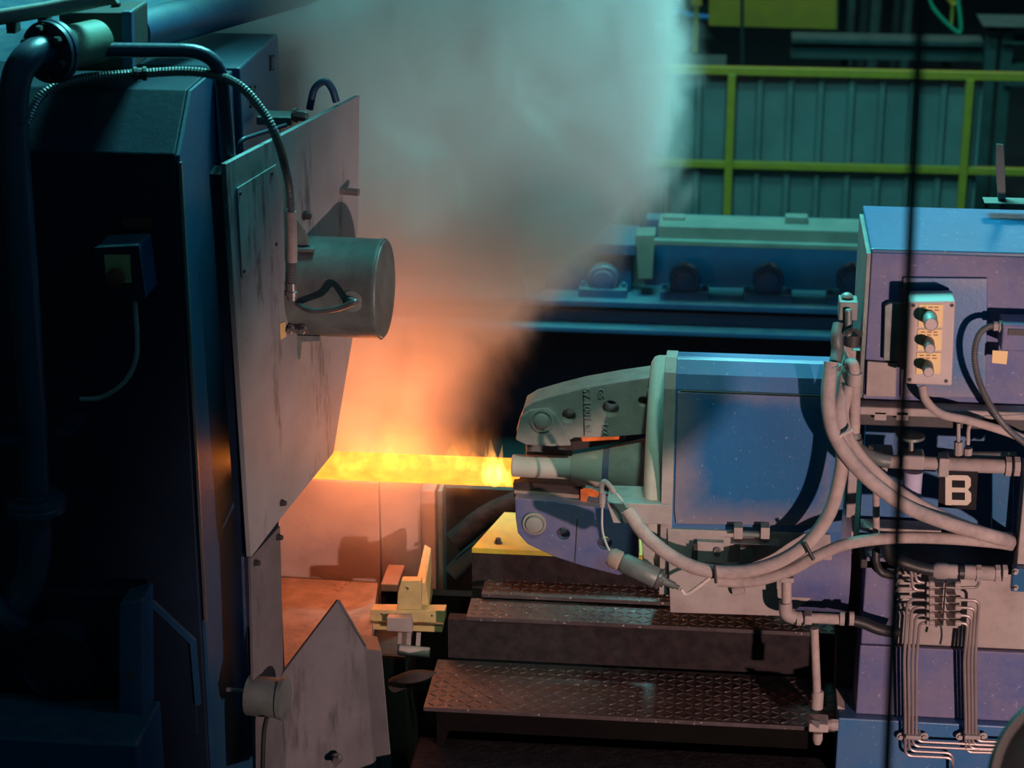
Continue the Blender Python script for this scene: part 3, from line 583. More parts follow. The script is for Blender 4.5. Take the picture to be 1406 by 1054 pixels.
obj('probe_cable', tube(pathY([(827, 693, 5.03), (827, 725, 5.02), (832, 745, 5.0), (840, 762, 4.98)]), .003, 6), 'white_cable', label='thin pale wire dropping from nozzle to the probe', cat='cable', smooth=True)
pb = root('probe', PY(880, 800, 4.98), 'slanted brown and grey sensor probe hanging below the bracket', 'probe')
pa, pe = PY(836, 763, 4.99), PY(935, 808, 4.95); pdv = pe-pa; pl = pdv.length
obj('cap', lathe(pa, pdv, [(0, .020), (.01, .026), (.03, .026), (.034, .022)], 20), 'anvil_plate', pb, smooth=True)
obj('barrel', lathe(pa+pdv.normalized()*.034, pdv, [(0, .020), (.01, .026), (pl*.50, .027), (pl*.52, .024)], 20), 'lamp_steel', pb, smooth=True)
obj('collar', lathe(pa+pdv.normalized()*(.034+pl*.5), pdv, [(0, .024), (.004, .028), (.012, .028), (.014, .018), (.022, .018)], 20), 'conduit', pb, smooth=True)
obj('tip', lathe(pa+pdv.normalized()*(.056+pl*.5), pdv, [(0, .011), (pl*.14, .009), (pl*.15, .006), (pl*.2, .006)], 12), 'lamp_steel', pb, smooth=True)
obj('probe_lead', tube(pathY([(935, 809, 4.95), (942, 815, 4.95), (955, 808, 4.95), (972, 795, 4.97), (984, 787, 4.98)]), .005, 8), 'white_cable', label='short white lead curving from probe tip to the hose bundle', cat='cable', smooth=True)

# ================================================================== HOSES
def hose(label, px, r, m='dusty_hose', rib=0.05):
    return obj('hose', tube(pathY(px), r, 12, sub=8, rib=rib, pitch=.006), m, label=label, cat='hose', smooth=True)
hose('dusty hose sagging across the drum skirt from the bracket', [(861, 699, 5.0), (885, 733, 4.98), (920, 762, 4.96), (955, 779, 4.95), (990, 785, 4.95), (1030, 783, 4.95), (1075, 768, 4.95), (1112, 742, 4.95), (1138, 705, 4.95), (1152, 660, 4.95), (1158, 610, 4.95), (1153, 565, 4.97), (1158, 530, 5.02), (1161, 500, 5.07), (1162, 478, 5.1)], .0185)
hose('dusty hose running from the drum skirt towards the black letter sign', [(985, 797, 4.955), (1030, 798, 4.95), (1080, 785, 4.94), (1120, 764, 4.93), (1165, 746, 4.92), (1230, 738, 4.92), (1300, 739, 4.92), (1364, 744, 4.93), (1390, 748, 5.03)], .0155)
hose('thick dusty hose sweeping from the drum corner down to the cabinet side', [(1141, 497, 5.0), (1137, 545, 4.97), (1143, 590, 4.94), (1168, 632, 4.92), (1205, 668, 4.91), (1250, 698, 4.90), (1310, 721, 4.89), (1366, 737, 4.90), (1390, 744, 5.03)], .0185)
hose('second sweeping hose strapped above the thick one', [(1166, 530, 5.0), (1158, 570, 4.98), (1168, 605, 4.96), (1195, 640, 4.94), (1240, 678, 4.93), (1300, 711, 4.92), (1362, 734, 4.92), (1388, 738, 5.04)], .0145)
def band(name, label, px, Y, r): obj(name, tube([PY(px[0], px[1], Y), PY(px[2], px[3], Y)], r, 8, sub=1), 'white_cable' if 'white' in label else 'rubber_black', label=label, cat='tie', smooth=True)
band('cable_tie', 'white tie strapping the two sweeping hoses together', (1146, 602, 1172, 589), 4.925, .005)
band('cable_tie', 'black tie around hoses at the drum skirt middle', (981, 776, 983, 800), 4.925, .004)
band('cable_tie', 'black tie around hoses near the drum end', (1105, 745, 1117, 768), 4.915, .005)

# pipes at the cabinet's corner
cp_ = root('riser_pipe', PY(1172, 620, 5.0), 'dusty upright pipe with elbow joint at the cabinet corner', 'pipe')
obj('pipe', pipe(pathY([(1164, 500, 5.03), (1172, 497, 5.0), (1174, 520, 5.0), (1173, 598, 5.0)]), .014, .02), 'dusty_hose', cp_, smooth=True)
obj('socket', lathe(PY(1174, 512, 5.0), (0, 0, -1), [(0, .018), (.03, .018), (.032, .015)], 14), 'dusty_steel', cp_, smooth=True)
obj('elbow', tube(pathY([(1173, 596, 5.0), (1175, 612, 4.99), (1188, 622, 4.98), (1206, 630, 4.97), (1222, 633, 4.97)]), .017, 12), 'lamp_steel', cp_, smooth=True)
for x, y in ((1173, 602), (1188, 621)): obj('joint_ring', lathe(PY(x, y, 4.99), (0, 0, -1) if y < 610 else (1, 0, -.4), [(0, .021), (.012, .021)], 14), 'lamp_steel', cp_, smooth=True)
jb = root('hose_manifold', PY(1165, 480, 5.05), 'small grey terminal block with hose stubs beside the cabinet', 'manifold')
obj('block', box(PY(1151, 440, 5.07), PY(1177, 405, 5.13)), 'lamp_steel', jb, bev=.003)
obj('dome', lathe(PY(1163, 407, 5.10), (0, 0, 1), [(0, .016), (.006, .013), (.01, .006)], 14), 'lamp_steel', jb, smooth=True)
obj('stub', cyl(PY(1165, 462, 5.06), PY(1165, 424, 5.06), .009, 12, .003), 'lamp_steel', jb, smooth=True)
obj('stub_body', lathe(PY(1170, 474, 5.07), (0, 0, 1), [(0, .02), (.03, .022), (.032, .016)], 14), 'dark_steel', jb, smooth=True)
obj('angle_fitting', tube(pathY([(1152, 445, 5.08), (1149, 462, 5.06), (1150, 480, 5.05), (1147, 497, 5.03)]), .016, 12), 'lamp_steel', jb, smooth=True)
obj('clamp_ring', lathe(PY(1143, 500, 5.0), (0, 0, -1), [(0, .022), (.012, .022)], 14), 'lamp_steel', jb, smooth=True)
obj('mount_plate', box(PY(1158, 512, 5.08), PY(1184, 478, 5.10)), 'dusty_steel', jb, bev=.002)
obj('knurled_wrap', tube([PY(1160, 458, 5.05), PY(1172, 452, 5.04), PY(1182, 460, 5.05)], .007, 8, rib=.2), 'dark_steel', jb)

# ================================================================== CABINET (hood) AND CONTROL BOX
hY = 5.05; hx = PY(1197, 345, hY).x; hz = PY(1197, 343, hY).z; hb = PY(1197, 548, hY).z
hd = root('control_cabinet', (0.8, 5.25, hb), 'blue manipulator cabinet with glossy flat top behind control box', 'cabinet')
obj('body', box((hx, hY, hb), (2.4, hY+.38, hz-.006)), 'blue_paint_dusty', hd, bev=.003)
obj('top_sheet', box((hx-.003, hY-.008, hz-.006), (2.41, hY+.395, hz+.006)), 'blue_paint_clean', hd, bev=.003)
obj('door', prism(polyY([(1240, 381), (1356, 382), (1354, 546), (1236, 545)], hY-.008), (0, .01, 0)), 'blue_panel', hd, bev=.002)
obj('slotted_plate', prism(polyY([(1215, 420), (1222, 416), (1241, 417), (1240, 497), (1213, 495)], hY-.02), (0, .02, 0)), 'lamp_steel', hd, bev=.002)
obj('lower_plate', prism(polyY([(1191, 496), (1231, 499), (1230, 545), (1189, 544)], hY-.012), (0, .012, 0)), 'dusty_steel', hd, bev=.002)
obj('side_trim', box((hx-.012, hY+.005, hb), (hx, hY+.37, hz-.01)), 'lamp_steel', hd, bev=.002)
obj('hanger_screw', hexbolt(PY(1291, 401, hY-.008), (0, -1, 0), .006, .014), 'dark_steel', hd)
sp2 = root('rod_stand', PY(1378, 280, 5.4), 'upright grey rod on a flat base atop the blue cabinet', 'rod')
obj('base', box(PY(1352, 280, 5.36), PY(1420, 272, 5.42)), 'beam_pale', sp2, bev=.003)
obj('rod', hull(polyY([(1370, 274), (1381, 274), (1380, 235), (1378, 198), (1368, 197), (1367, 235)], 5.38), polyY([(1370, 274), (1381, 274), (1380, 235), (1378, 198), (1368, 197), (1367, 235)], 5.41)), 'beam_pale', sp2, bev=.003)
cb = root('control_box', PY(1275, 530, 4.98), 'beige push-button control box with three knobs on the cabinet', 'control box')
bY = 4.94
obj('case', prism(polyY([(1249, 414), (1312, 413), (1307, 530), (1243, 527)], bY), (0, .09, 0)), 'box_grey', cb, bev=.005, seg=3)
for i, (y0, y1) in enumerate(((418, 449), (452, 481), (484, 513))):
    xo = -i*1.6
    lp = obj('legend_plate', prism(polyY([(1262+xo, y0), (1295+xo, y0), (1294+xo, y1), (1261+xo, y1)], bY-.0025), (0, .003, 0)), 'legend', cb)
    for j in range(2):
        for k in range(3):
            xs = 1266+xo+k*8.5; obj('print_mark', prism(polyY([(xs, y0+3+j*4), (xs+5.5+(k+j) % 2, y0+3+j*4), (xs+5.5+(k+j) % 2, y0+4.6+j*4), (xs, y0+4.6+j*4)], bY-.0030), (0, .0007, 0)), 'legend_print', lp)
    kc = PY(1276+xo, y0+17.5, bY-.002); r = (.017, .0135, .0135)[i]; L_ = (.052, .048, .046)[i]
    kb = obj('push_button', lathe(kc, (0, -1, 0), [(0, r*1.08), (.012, r*1.08), (.013, r), (L_, r), (L_+.002, r*.92)], 24), 'lamp_steel', cb, smooth=True)
    obj('button_cap', lathe(kc-V((0, L_+.001, 0)), (0, -1, 0), [(0, r*.85), (.003, r*.8)], 20), 'box_grey', kb, smooth=True)
for q in ((1307, 419), (1299, 523), (1254, 419), (1249, 521)): obj('screw', lathe(PY(*q, bY), (0, -1, 0), [(0, .005), (.002, .0045)], 10), 'dark_steel', cb)
obj('control_cable', tube(pathY([(1266, 530, 4.98), (1272, 550, 4.97), (1292, 568, 4.96), (1330, 577, 4.96), (1380, 592, 4.98), (1415, 606, 5.0)]), .011, 10), 'dusty_hose', label='grey cable leaving the bottom of the control box', cat='cable', smooth=True)
jx = root('junction_box', PY(1390, 480, 5.0), 'blue junction box with nameplate on the cabinet front', 'junction box')
obj('case', box(PY(1374, 482, 4.96), PY(1440, 432, 5.045)), 'blue_paint_dusty', jx, bev=.004)
obj('nameplate', box(PY(1384, 460, 4.957), PY(1408, 452, 4.96)), 'dark_steel', jx)
obj('hanging_tag', prism(polyY([(1363, 481), (1384, 482), (1382, 500), (1362, 498)], 5.0), (0, .003, 0)), 'legend', jx)
cn2 = root('armoured_conduit', PY(1360, 560, 4.97), 'shiny armoured conduit looping from the junction box', 'conduit')
obj('ribbed_hose', tube(pathY([(1372, 447, 4.99), (1356, 449, 4.98), (1343, 462, 4.97), (1338, 490, 4.96), (1345, 525, 4.95), (1362, 560, 4.95), (1385, 590, 4.96), (1412, 612, 4.97)]), .0085, 10, rib=.16, pitch=.006), 'conduit', cn2)
obj('connector', lathe(PY(1364, 447.5, 4.985), (1, 0, 0), [(0, .012), (.012, .012), (.013, .016), (.022, .016)], 8), 'dusty_steel', cn2)

# ---- bay below the cabinet
bay = root('valve_bay', (0.8, 5.3, PY(1300, 770, 5.22).z), 'shadowed blue valve bay below the cabinet', 'machine frame')
zl = PY(1300, 570, 5.02).z; zlo = PY(1300, 770, 5.22).z
obj('back_panel', box((PY(1185, 650, 5.22).x, 5.22, zlo), (2.4, 5.26, hb-.02)), 'blue_paint', bay)
obj('ledge', box((hx-.01, 5.0, zl), (2.4, 5.3, hb-.003)), 'dusty_steel', bay, bev=.004)
obj('ledge_lip', box((hx-.01, 5.02, zl-.035), (2.4, 5.06, zl-.004)), 'dark_steel', bay, bev=.003)
for x in (1200, 1230): obj('spacer_block', box(PY(x, 577, 5.0), PY(x+16, 556, 5.05)), 'dusty_steel', bay, bev=.002)
obj('column', box(PY(1158, 762, 5.16), PY(1180, 560, 5.24)), 'dusty_steel', bay, bev=.004)
obj('side_panel', prism(polyY([(1362, 640), (1392, 641), (1390, 760), (1362, 735)], 5.06), (0, .02, 0)), 'blue_paint_clean', bay, bev=.002)
obj('end_column', box(PY(1394, 800, 4.98), PY(1460, 630, 5.05)), 'dusty_steel', bay, bev=.003)
obj('lower_shelf', box(PY(1182, 768, 5.06), PY(1400, 755, 5.22)), 'dark_steel', bay, bev=.003)
obj('mid_bar', box(PY(1182, 728, 5.14), PY(1290, 716, 5.2)), 'dusty_steel', bay, bev=.002)
obj('thin_post', cyl(PY(1203, 750, 5.08), PY(1203, 672, 5.08), .009, 12), 'dusty_hose', bay)
sg = root('letter_sign', PY(1318, 700, 5.15), 'black square sign bearing a beige letter B', 'sign')
sY = 4.985
obj('plate', prism(polyY([(1290, 645), (1343, 647), (1340, 700), (1288, 696)], sY), (0, .004, 0)), 'sign_black', sg)
mb_ = PY(1316, 672, sY)
obj('mount_block', box((mb_.x-.02, sY+.005, mb_.z-.015), (mb_.x+.02, 5.22, mb_.z+.015)), 'dark_steel', sg)
def bar_(x0, y0, x1, y1): return prism(polyY([(x0, y0), (x1, y0+.5), (x1, y1+.5), (x0, y1)], sY-.003), (0, .003, 0))
obj('letter', join(bar_(1298, 652, 1307, 693), bar_(1307, 652, 1328, 659), bar_(1307, 669, 1327, 675.5), bar_(1307, 686, 1328, 693),
                   prism(polyY([(1325, 652.5), (1329, 653), (1333, 657), (1333, 667), (1329, 672), (1325, 672)], sY-.0031), (0, .003, 0)),
                   prism(polyY([(1325, 672), (1329, 672), (1333.5, 677), (1333.5, 688), (1329, 693), (1325, 693)], sY-.0031), (0, .003, 0))), 'sign_letter', sg)

# valve line
vl = root('valve_line', PY(1290, 660, 5.02), 'dusty valve line with handwheel and glass filter bowl', 'valve')
vY = 5.0
obj('main_pipe', cyl(PY(1215, 633, vY), PY(1288, 636, vY), .017, 16), 'dusty_steel', vl, smooth=True)
obj('valve_body', box(PY(1238, 645, vY-.03), PY(1268, 615, vY+.03)), 'dusty_steel', vl, bev=.006)
obj('valve_stem', cyl(PY(1251, 618, vY), PY(1251, 600, vY), .007, 12), 'conduit', vl)
obj('handwheel', lathe(PY(1251, 601, vY), (0, 0, 1), [(0, .012), (.001, .034), (.008, .034), (.009, .01)], 24), 'lamp_steel', vl, smooth=True)
fbw = obj('filter_bowl', lathe(PY(1254, 646, vY), (0, 0, -1), [(0, .026), (.01, .024), (.085, .024), (.1, .018), (.105, .006), (.125, .004)], 24), 'filter_bowl', vl, smooth=True)
obj('union_block', box(PY(1288, 655, vY-.025), PY(1302, 620, vY+.025)), 'dusty_steel', vl, bev=.004)
obj('outlet_pipe', cyl(PY(1302, 637, vY), PY(1384, 640, vY), .019, 16), 'dusty_steel', vl, smooth=True)
obj('upper_pipe', cyl(PY(1310, 627, vY+.03), PY(1395, 628, vY+.03), .015, 14), 'lamp_steel', vl, smooth=True)
for x in (1380, 1392): obj('collar', lathe(PY(x, 640, vY), (1, 0, 0), [(0, .026), (.014, .026)], 8), 'dusty_steel', vl)
for x, y in ((1316, 581), (1329, 608)):
    obj('test_port', join(cyl(PY(x, 624, vY), PY(x, 606 if y < 600 else 615, vY), .011, 8), cyl(PY(x, 608, vY), PY(x, y, vY), .005, 8)), 'dusty_steel', vl)
obj('thin_line', tube(pathY([(1329, 610, 5.0), (1331, 585, 5.0), (1345, 574, 5.0), (1375, 572, 5.0), (1415, 570, 5.0)]), .005, 8), 'dusty_hose', label='thin grey line arching over the valve line', cat='cable', smooth=True)
obj('side_block', box(PY(1195, 625, 5.04), PY(1225, 610, 5.1)), 'dusty_steel', label='small dusty block behind the valve elbow', cat='block', bev=.003)
obj('terminal_box', box(PY(1200, 656, 5.04), PY(1217, 630, 5.1)), 'dusty_steel', label='small dusty terminal box below the valve elbow', cat='block', bev=.003)

# ================================================================== BASE FRAME
bs = root('base_frame', (0.8, 5.2, 0), 'dusty purple-blue base frame of the manipulator', 'machine frame')
fY = 5.06
za = PY(1300, 770, fY).z; zc = PY(1300, 890, fY).z; ze_ = PY(1300, 985, fY).z; xb0 = PY(1182, 880, fY).x
obj('upper_plate', box((xb0, fY, zc+.001), (PY(1228, 880, fY).x, fY+.3, za)), 'blue_paint_dusty', bs, bev=.004)
obj('lower_plate', box((xb0-.002, fY-.004, ze_), (2.4, fY+.3, zc-.001)), 'blue_paint_dusty', bs, bev=.004)
obj('back_plate', box((PY(1228, 880, fY).x, fY+.01, zc+.001), (2.4, fY+.3, za-.01)), 'dusty_steel', bs, bev=.004)
obj('foot', box((PY(1150, 1000, fY-.03).x, fY-.03, 0), (2.4, fY+.4, ze_-.001)), 'blue_paint', bs, bev=.004)
obj('foot_gusset', prism(polyY([(1150, 968), (1150, 984), (1180, 984)], fY+.02), (0, .1, 0)), 'dusty_steel', bs)
obj('recess', box((PY(1155, 800, 5.2).x, 5.2, ze_), (xb0+.01, 5.4, za)), 'soot', bs)
for x in (1232, 1238, 1246): pass
vents = [obj('fin', cyl(PY(1232, 786+k*11, fY-.006), PY(1252, 786+k*11, fY-.006), .005, 8), 'dusty_steel', bs, smooth=True) for k in range(6)]
# end fitting plate at frame edge
ep = root('end_plate', PY(1395, 812, 4.96), 'small blue end plate with two bolts on the frame column', 'plate')
obj('plate', box(PY(1388, 812, 4.95), PY(1420, 776, 4.975)), 'blue_paint_clean', ep, bev=.003)
for y in (784, 806): obj('bolt', hexbolt(PY(1394, y, 4.95), (0, -1, 0), .006, .01), 'dusty_steel', ep)
# ---- distributor
ds = root('grease_distributor', PY(1294, 860, 5.0), 'two stacked columns of grease distributor blocks with fittings', 'distributor')
gY = 4.99
obj('mount_strip', box(PY(1272, 860, gY+.03), PY(1318, 792, gY+.07)), 'dusty_steel', ds)
for k in range(6):
    y = 797+k*10.6
    for x0, x1 in ((1284, 1293), (1300, 1311)):
        obj('block', box(PY(x0, y+9.4, gY-.01), PY(x1, y, gY+.03)), 'dusty_steel', ds, bev=.004)
    obj('fitting', lathe(PY(1283, y+5, gY), (-1, 0, 0), [(0, .006), (.003, .009), (.012, .009), (.014, .007), (.02, .006)], 8), 'dusty_steel', ds)
    if k != 1: obj('fitting', lathe(PY(1311, y+5, gY), (1, 0, 0), [(0, .006), (.003, .008), (.012, .008), (.016, .005)], 8), 'dusty_steel', ds)
obj('gap_strip', box(PY(1294, 858, gY+.0), PY(1299, 794, gY+.02)), 'rubber_black', ds)  # black strip standing in for the dark gap between the columns
obj('drip', tube(pathY([(1292, 858, gY), (1293, 872, gY), (1291, 884, gY)]), .003, 6), 'dark_steel', ds)
# inlet hose and pipe run on top
ih = root('inlet_pipe', PY(1330, 795, 4.98), 'dusty inlet pipe run with unions above the distributor', 'pipe')
obj('elbow', lathe(PY(1281, 783, 4.98), (1, 0, 0), [(0, .016), (.01, .021), (.035, .021), (.036, .019), (.06, .019)], 16), 'dusty_steel', ih, smooth=True)
obj('black_ring', lathe(PY(1317, 785, 4.98), (1, 0, 0), [(0, .019), (.012, .019)], 14), 'rubber_black', ih)
obj('run', cyl(PY(1324, 785, 4.98), PY(1368, 787, 4.98), .019, 16), 'dusty_steel', ih, smooth=True)
for x in (1340, 1366, 1376): obj('union', lathe(PY(x, 786.5, 4.98), (1, 0, 0), [(0, .023), (.012, .023)], 8), 'dusty_steel', ih)
obj('inlet_hose', tube(pathY([(1216, 745, 5.0), (1222, 765, 4.98), (1240, 772, 4.97), (1262, 779, 4.975), (1284, 783, 4.98)]), .015, 12), 'rubber_black', label='short black hose feeding the inlet pipe above distributor', cat='hose', smooth=True)
obj('drop_hose', tube(pathY([(1203, 752, 5.06), (1203, 770, 5.05), (1210, 785, 5.04), (1226, 790, 5.05)]), .011, 10), 'rubber_black', label='black hose curling under the thin post', cat='hose', smooth=True)
# ---- lubrication tubes
tY = 5.0; tr_ = .0042
for k in range(4):
    y = 823+k*10.6; x = 1243+k*5.6; xb = 1243+k*5.0; yb_ = 1037-k*6.5; xe = 1291-k*5
    pts = [PY(1276, y, tY), PY(x+3, y, tY), PY(x-1.5, 905, tY), PY(xb, 985, tY), PY(xb, yb_, tY)]
    pts += [PY(1308, yb_+3, tY), PY(1308, 1075, tY)] if k < 2 else [PY(1420, yb_+8, tY)]
    obj('lubrication_tube', pipe(pts, tr_, .02, 8), 'tube_steel', label=('outermost', 'second outermost', 'second innermost', 'innermost')[k]+' of four thin tubes bent down from the first block column', cat='tube', group='lubrication tubes of the first column', smooth=True)
    y = 823+k*10.6; x = 1342-k*5.0; yb_ = 1028-k*5.5
    pts = [PY(1314, y, tY), PY(x+1, y+1, tY), PY(x-2, 905, tY), PY(x+0.5-k*.3, 985, tY), PY(1340-15+k*4.2, yb_ if False else 1010, tY)]
    x2 = 1326+(3-k)*4.6
    pts = [PY(1314, y, tY), PY(x+2, y+1, tY), PY(x-3, 905, tY), PY(x2, 990, tY), PY(x2, 1017+k*5.0, tY), PY(1425, 1020+k*5.0, tY)]
    obj('lubrication_tube', pipe(pts, tr_, .018, 8), 'tube_steel', label=('outermost', 'second outermost', 'second innermost', 'innermost')[k]+' of four thin tubes bent down from the second block column', cat='tube', group='lubrication tubes of the second column', smooth=True)
for k in range(2):
    y = 800+k*10.6
    obj('lubrication_tube', pipe([PY(1276, y, tY), PY(1258-k*5, y-1, tY), PY(1256-k*5, 783, tY)], tr_, .018, 8), 'tube_steel', label=('short tube bent upward from the topmost distributor block', 'short tube bent upward from the second distributor block')[k], cat='tube', group='short upward tubes', smooth=True)
obj('lubrication_tube', pipe([PY(1312, 807, tY), PY(1343, 806, tY), PY(1345, 795, tY)], tr_, .012, 8), 'tube_steel', label='short tube joining distributor to the inlet pipe', cat='tube', smooth=True)
for cx, lab in ((1253, 'tube clamp with two screws below the first column tubes'), (1334, 'tube clamp with two screws below the second column tubes')):
    c_ = root('tube_clamp', PY(cx, 1016, 5.0), lab, 'clamp')
    obj('saddle', box(PY(cx-10, 1015, 4.985), PY(cx+11, 1002, 5.02)), 'dusty_steel', c_, bev=.003)
    for s in (-16, 16):
        obj('screw', lathe(PY(cx+s, 1010, 5.015), (0, -1, 0), [(0, .011), (.004, .011), (.005, .006), (.01, .006)], 14), 'dusty_steel', c_)
# ---- drain pipe under the drum
dp = root('drain_pipe', PY(1120, 850, 4.99), 'dusty elbowed drain pipe with tee below the drum', 'pipe')
eY = 4.98
obj('drop', pipe(pathY([(1080, 790, eY), (1080, 838, eY), (1088, 848, eY), (1105, 848, eY)]), .013, .03), 'dusty_hose', dp, smooth=True)
obj('elbow', tube(pathY([(1078, 826, eY), (1080, 842, eY), (1092, 848, eY)]), .018, 14), 'dusty_steel', dp, smooth=True)
obj('top_fitting', box(PY(1071, 800, eY-.018), PY(1090, 786, eY+.018)), 'dusty_steel', dp, bev=.003)
obj('tee', box(PY(1104, 858, eY-.022), PY(1115, 836, eY+.022)), 'dusty_steel', dp, bev=.004)
obj('run', cyl(PY(1114, 848, eY), PY(1156, 850, eY), .014, 14), 'dusty_hose', dp, smooth=True)
for x in (1094, 1153, 1166): obj('ring', lathe(PY(x, 848.5, eY), (1, 0, 0), [(0, .019), (.012, .019)], 14), 'dusty_steel', dp, smooth=True)
obj('drain_hose', tube(pathY([(1166, 850, eY), (1185, 855, eY), (1208, 864, eY), (1232, 868, eY+.02)]), .015, 12), 'rubber_black', label='black hose from the drain pipe towards the base frame', cat='hose', smooth=True)
dn = root('drop_pipe', PY(1123, 1030, 5.0), 'upright dusty pipe ending in a square cock block', 'pipe')
obj('pipe', tube(pathY([(1118, 862, 5.0), (1120, 910, 5.0), (1122, 960, 5.0)]), .011, 12), 'dusty_hose', dn, smooth=True)
obj('sleeve', lathe(PY(1123, 948, 5.0), (0, 0, -1), [(0, .013), (.005, .016), (.05, .016)], 14), 'dusty_steel', dn, smooth=True)
obj('cock_block', box(PY(1110, 1005, 4.97), PY(1137, 980, 5.03)), 'dusty_steel', dn, bev=.004)
obj('side_nut', lathe(PY(1137, 994, 5.0), (1, 0, 0), [(0, .012), (.01, .016), (.026, .016)], 8), 'dusty_steel', dn)
obj('cock_lever', prism(polyY([(1113, 988), (1126, 990), (1124, 1000), (1119, 997)], 4.965), (0, .006, 0)), 'conduit', dn)
obj('spout', lathe(PY(1123, 1005, 5.0), (0, 0, -1), [(0, .013), (.02, .014), (.034, .009)], 14), 'dusty_steel', dn, smooth=True)

# ================================================================== FOREGROUND
pa_, pb_ = PY(1266, -40, 2.2), PY(1217.5, 1054, 2.32)
dv_ = (pb_-pa_)/(pb_.z-pa_.z); pb_ = pa_+dv_*(0-pa_.z); pa_ = pa_+dv_*1.2
obj('slim_pole', cyl(pb_, pa_, 0.0056, 14), 'rubber_black', label='slim black upright pole standing before the manipulator', cat='pole', smooth=True)
fc = root('round_cover', PY(1478, 1085, 3.4), 'dark glossy round cover with a pale rim before base frame', 'cover')
cc = PY(1500, 1082, 3.4); cdv = (CAM-cc).normalized(); cr = 150*mpp(3.4)
obj('dish', lathe(cc, cdv, [(-.06, cr*.3), (-.05, cr*.85), (-.01, cr*.92), (.008, cr*.91), (.02, cr*.75), (.03, cr*.35), (.031, .01)], 64), 'rubber_black', fc, smooth=True)
obj('rim', lathe(cc, cdv, [(-.014, cr*.93), (-.014, cr), (.004, cr), (.012, cr*.96), (.010, cr*.90)], 64), 'dark_steel', fc, smooth=True)

# ================================================================== ROLLER TABLE BEHIND
rY = 8.5; rt_ = root('roller_table', PY(950, 460, rY), 'blue roller table with bearing housings and pale cover beam', 'roller table')
xl, xr = PY(900, 330, rY).x, 1.6
zbt = PY(950, 306, 8.35).z; zbb = PY(950, 330, 8.30).z
obj('cover_beam', box((PY(904, 310, 8.35).x, 8.30, zbb), (xr, 8.48, zbt)), 'beam_pale', rt_, bev=.006)
obj('beam_lip', box((PY(898, 330, 8.3).x, 8.27, zbb-.016), (xr, 8.31, zbb+.006)), 'beam_pale', rt_, bev=.003)
for x in (925, 1093): obj('tab', box(PY(x-15, 307, 8.38), PY(x+16, 293, 8.44)), 'beam_pale', rt_, bev=.004)
obj('back_panel', box((PY(885, 400, 8.6).x, 8.6, PY(950, 412, 8.6).z), (xr, 8.7, zbb)), 'press_blue', rt_)
zs = PY(950, 408, 8.45).z
obj('bearing_ledge', box((PY(520, 410, 8.4).x, 8.36, zs-.03), (xr, 8.62, zs)), 'press_blue', rt_, bev=.006)
obj('front_beam', box((PY(520, 440, 8.35).x, 8.42, PY(950, 458, 8.4).z), (xr, 8.6, zs-.06)), 'press_blue', rt_, bev=.006)
obj('beam_flange', box((PY(520, 440, 8.35).x, 8.33, PY(950, 462, 8.33).z), (xr, 8.6, PY(950, 455, 8.33).z)), 'press_blue', rt_, bev=.004)
obj('table_legs', box((PY(520, 440, 8.6).x, 8.62, 0), (xr, 8.72, zs-.06)), 'press_dark', rt_)
obj('left_block', box(PY(748, 403, 8.50), PY(872, 326, 8.75)), 'press_blue', rt_, bev=.006)
obj('left_block_cap', box(PY(745, 332, 8.46), PY(878, 324, 8.76)), 'press_blue', rt_, bev=.004)
obj('end_bracket', prism(polyY([(872, 322), (900, 322), (896, 384), (876, 384)], 8.42), (0, .12, 0)), 'beam_pale', rt_, bev=.006)
def bearing(x):
    c = PY(x, 386, 8.42)
    b_ = obj('bearing_housing', join(lathe(c+V((0, .06, 0)), (0, -1, 0), [(0, .065), (.05, .065), (.055, .06), (.055, .046)], 32), box((c.x-.10, 8.40, zs), (c.x+.10, 8.52, zs+.035))), 'press_blue', rt_, smooth=True)
    obj('bearing_cap', lathe(c+V((0, .006, 0)), (0, -1, 0), [(0, .046), (.012, .042), (.014, .03)], 28), 'press_blue', b_, smooth=True)
    obj('grease_nipple', lathe((c.x, 8.44, c.z+.063), (0, 0, 1), [(0, .01), (.012, .008)], 10), 'beam_pale', b_)
    for s in (-.085, .085): obj('bolt', hexbolt((c.x+s, 8.45, zs+.035), (0, 0, 1), .012, .016), 'press_blue', b_)
for x in (828, 940, 1055, 1170): bearing(x)

# ================================================================== FENCE
FY = 11.5
fn = root('sheet_fence', PY(1100, 400, FY), 'yellow railing fence clad with dark green corrugated sheets', 'fence')
fz1 = PY(1100, 98, FY).z; fz2 = PY(1100, 228, FY).z; xF0, xF1 = PY(780, 200, FY).x, PY(1330, 200, FY).x
xE_ = 3.2
obj('top_rail', box((xF0-.6, FY-.022, fz1-.025), (xE_, FY+.022, fz1+.02)), 'yellow_paint', fn, bev=.004)
obj('mid_rail', box((xF0-.6, FY-.02, fz2-.02), (xE_, FY+.02, fz2+.02)), 'yellow_paint', fn, bev=.004)
for x in (680, 1003, 1328, 1652): obj('post', box((PY(x, 160, FY).x-.022, FY-.03, 0), (PY(x, 160, FY).x+.022, FY+.01, fz1-.02)), 'yellow_paint', fn, bev=.004)
w_ = .166; x = xF0-.4; zt_ = fz1-.03; k = 0
random.seed(5)
while x < xF1-.06:
    y0 = FY+.05+random.uniform(-.004, .004)
    pr_ = [(0, 0), (.098, 0), (.112, -.026), (.136, -.026), (.150, 0), (w_-.001, 0)]
    pl_ = [V((x+a, y0+b, .05)) for a, b in pr_]+[V((x+a, y0+b+.006, .05)) for a, b in reversed(pr_)]
    obj('corrugated_sheet', prism(pl_, (0, 0, zt_-.05)), 'sheet_green', fn); x += w_; k += 1

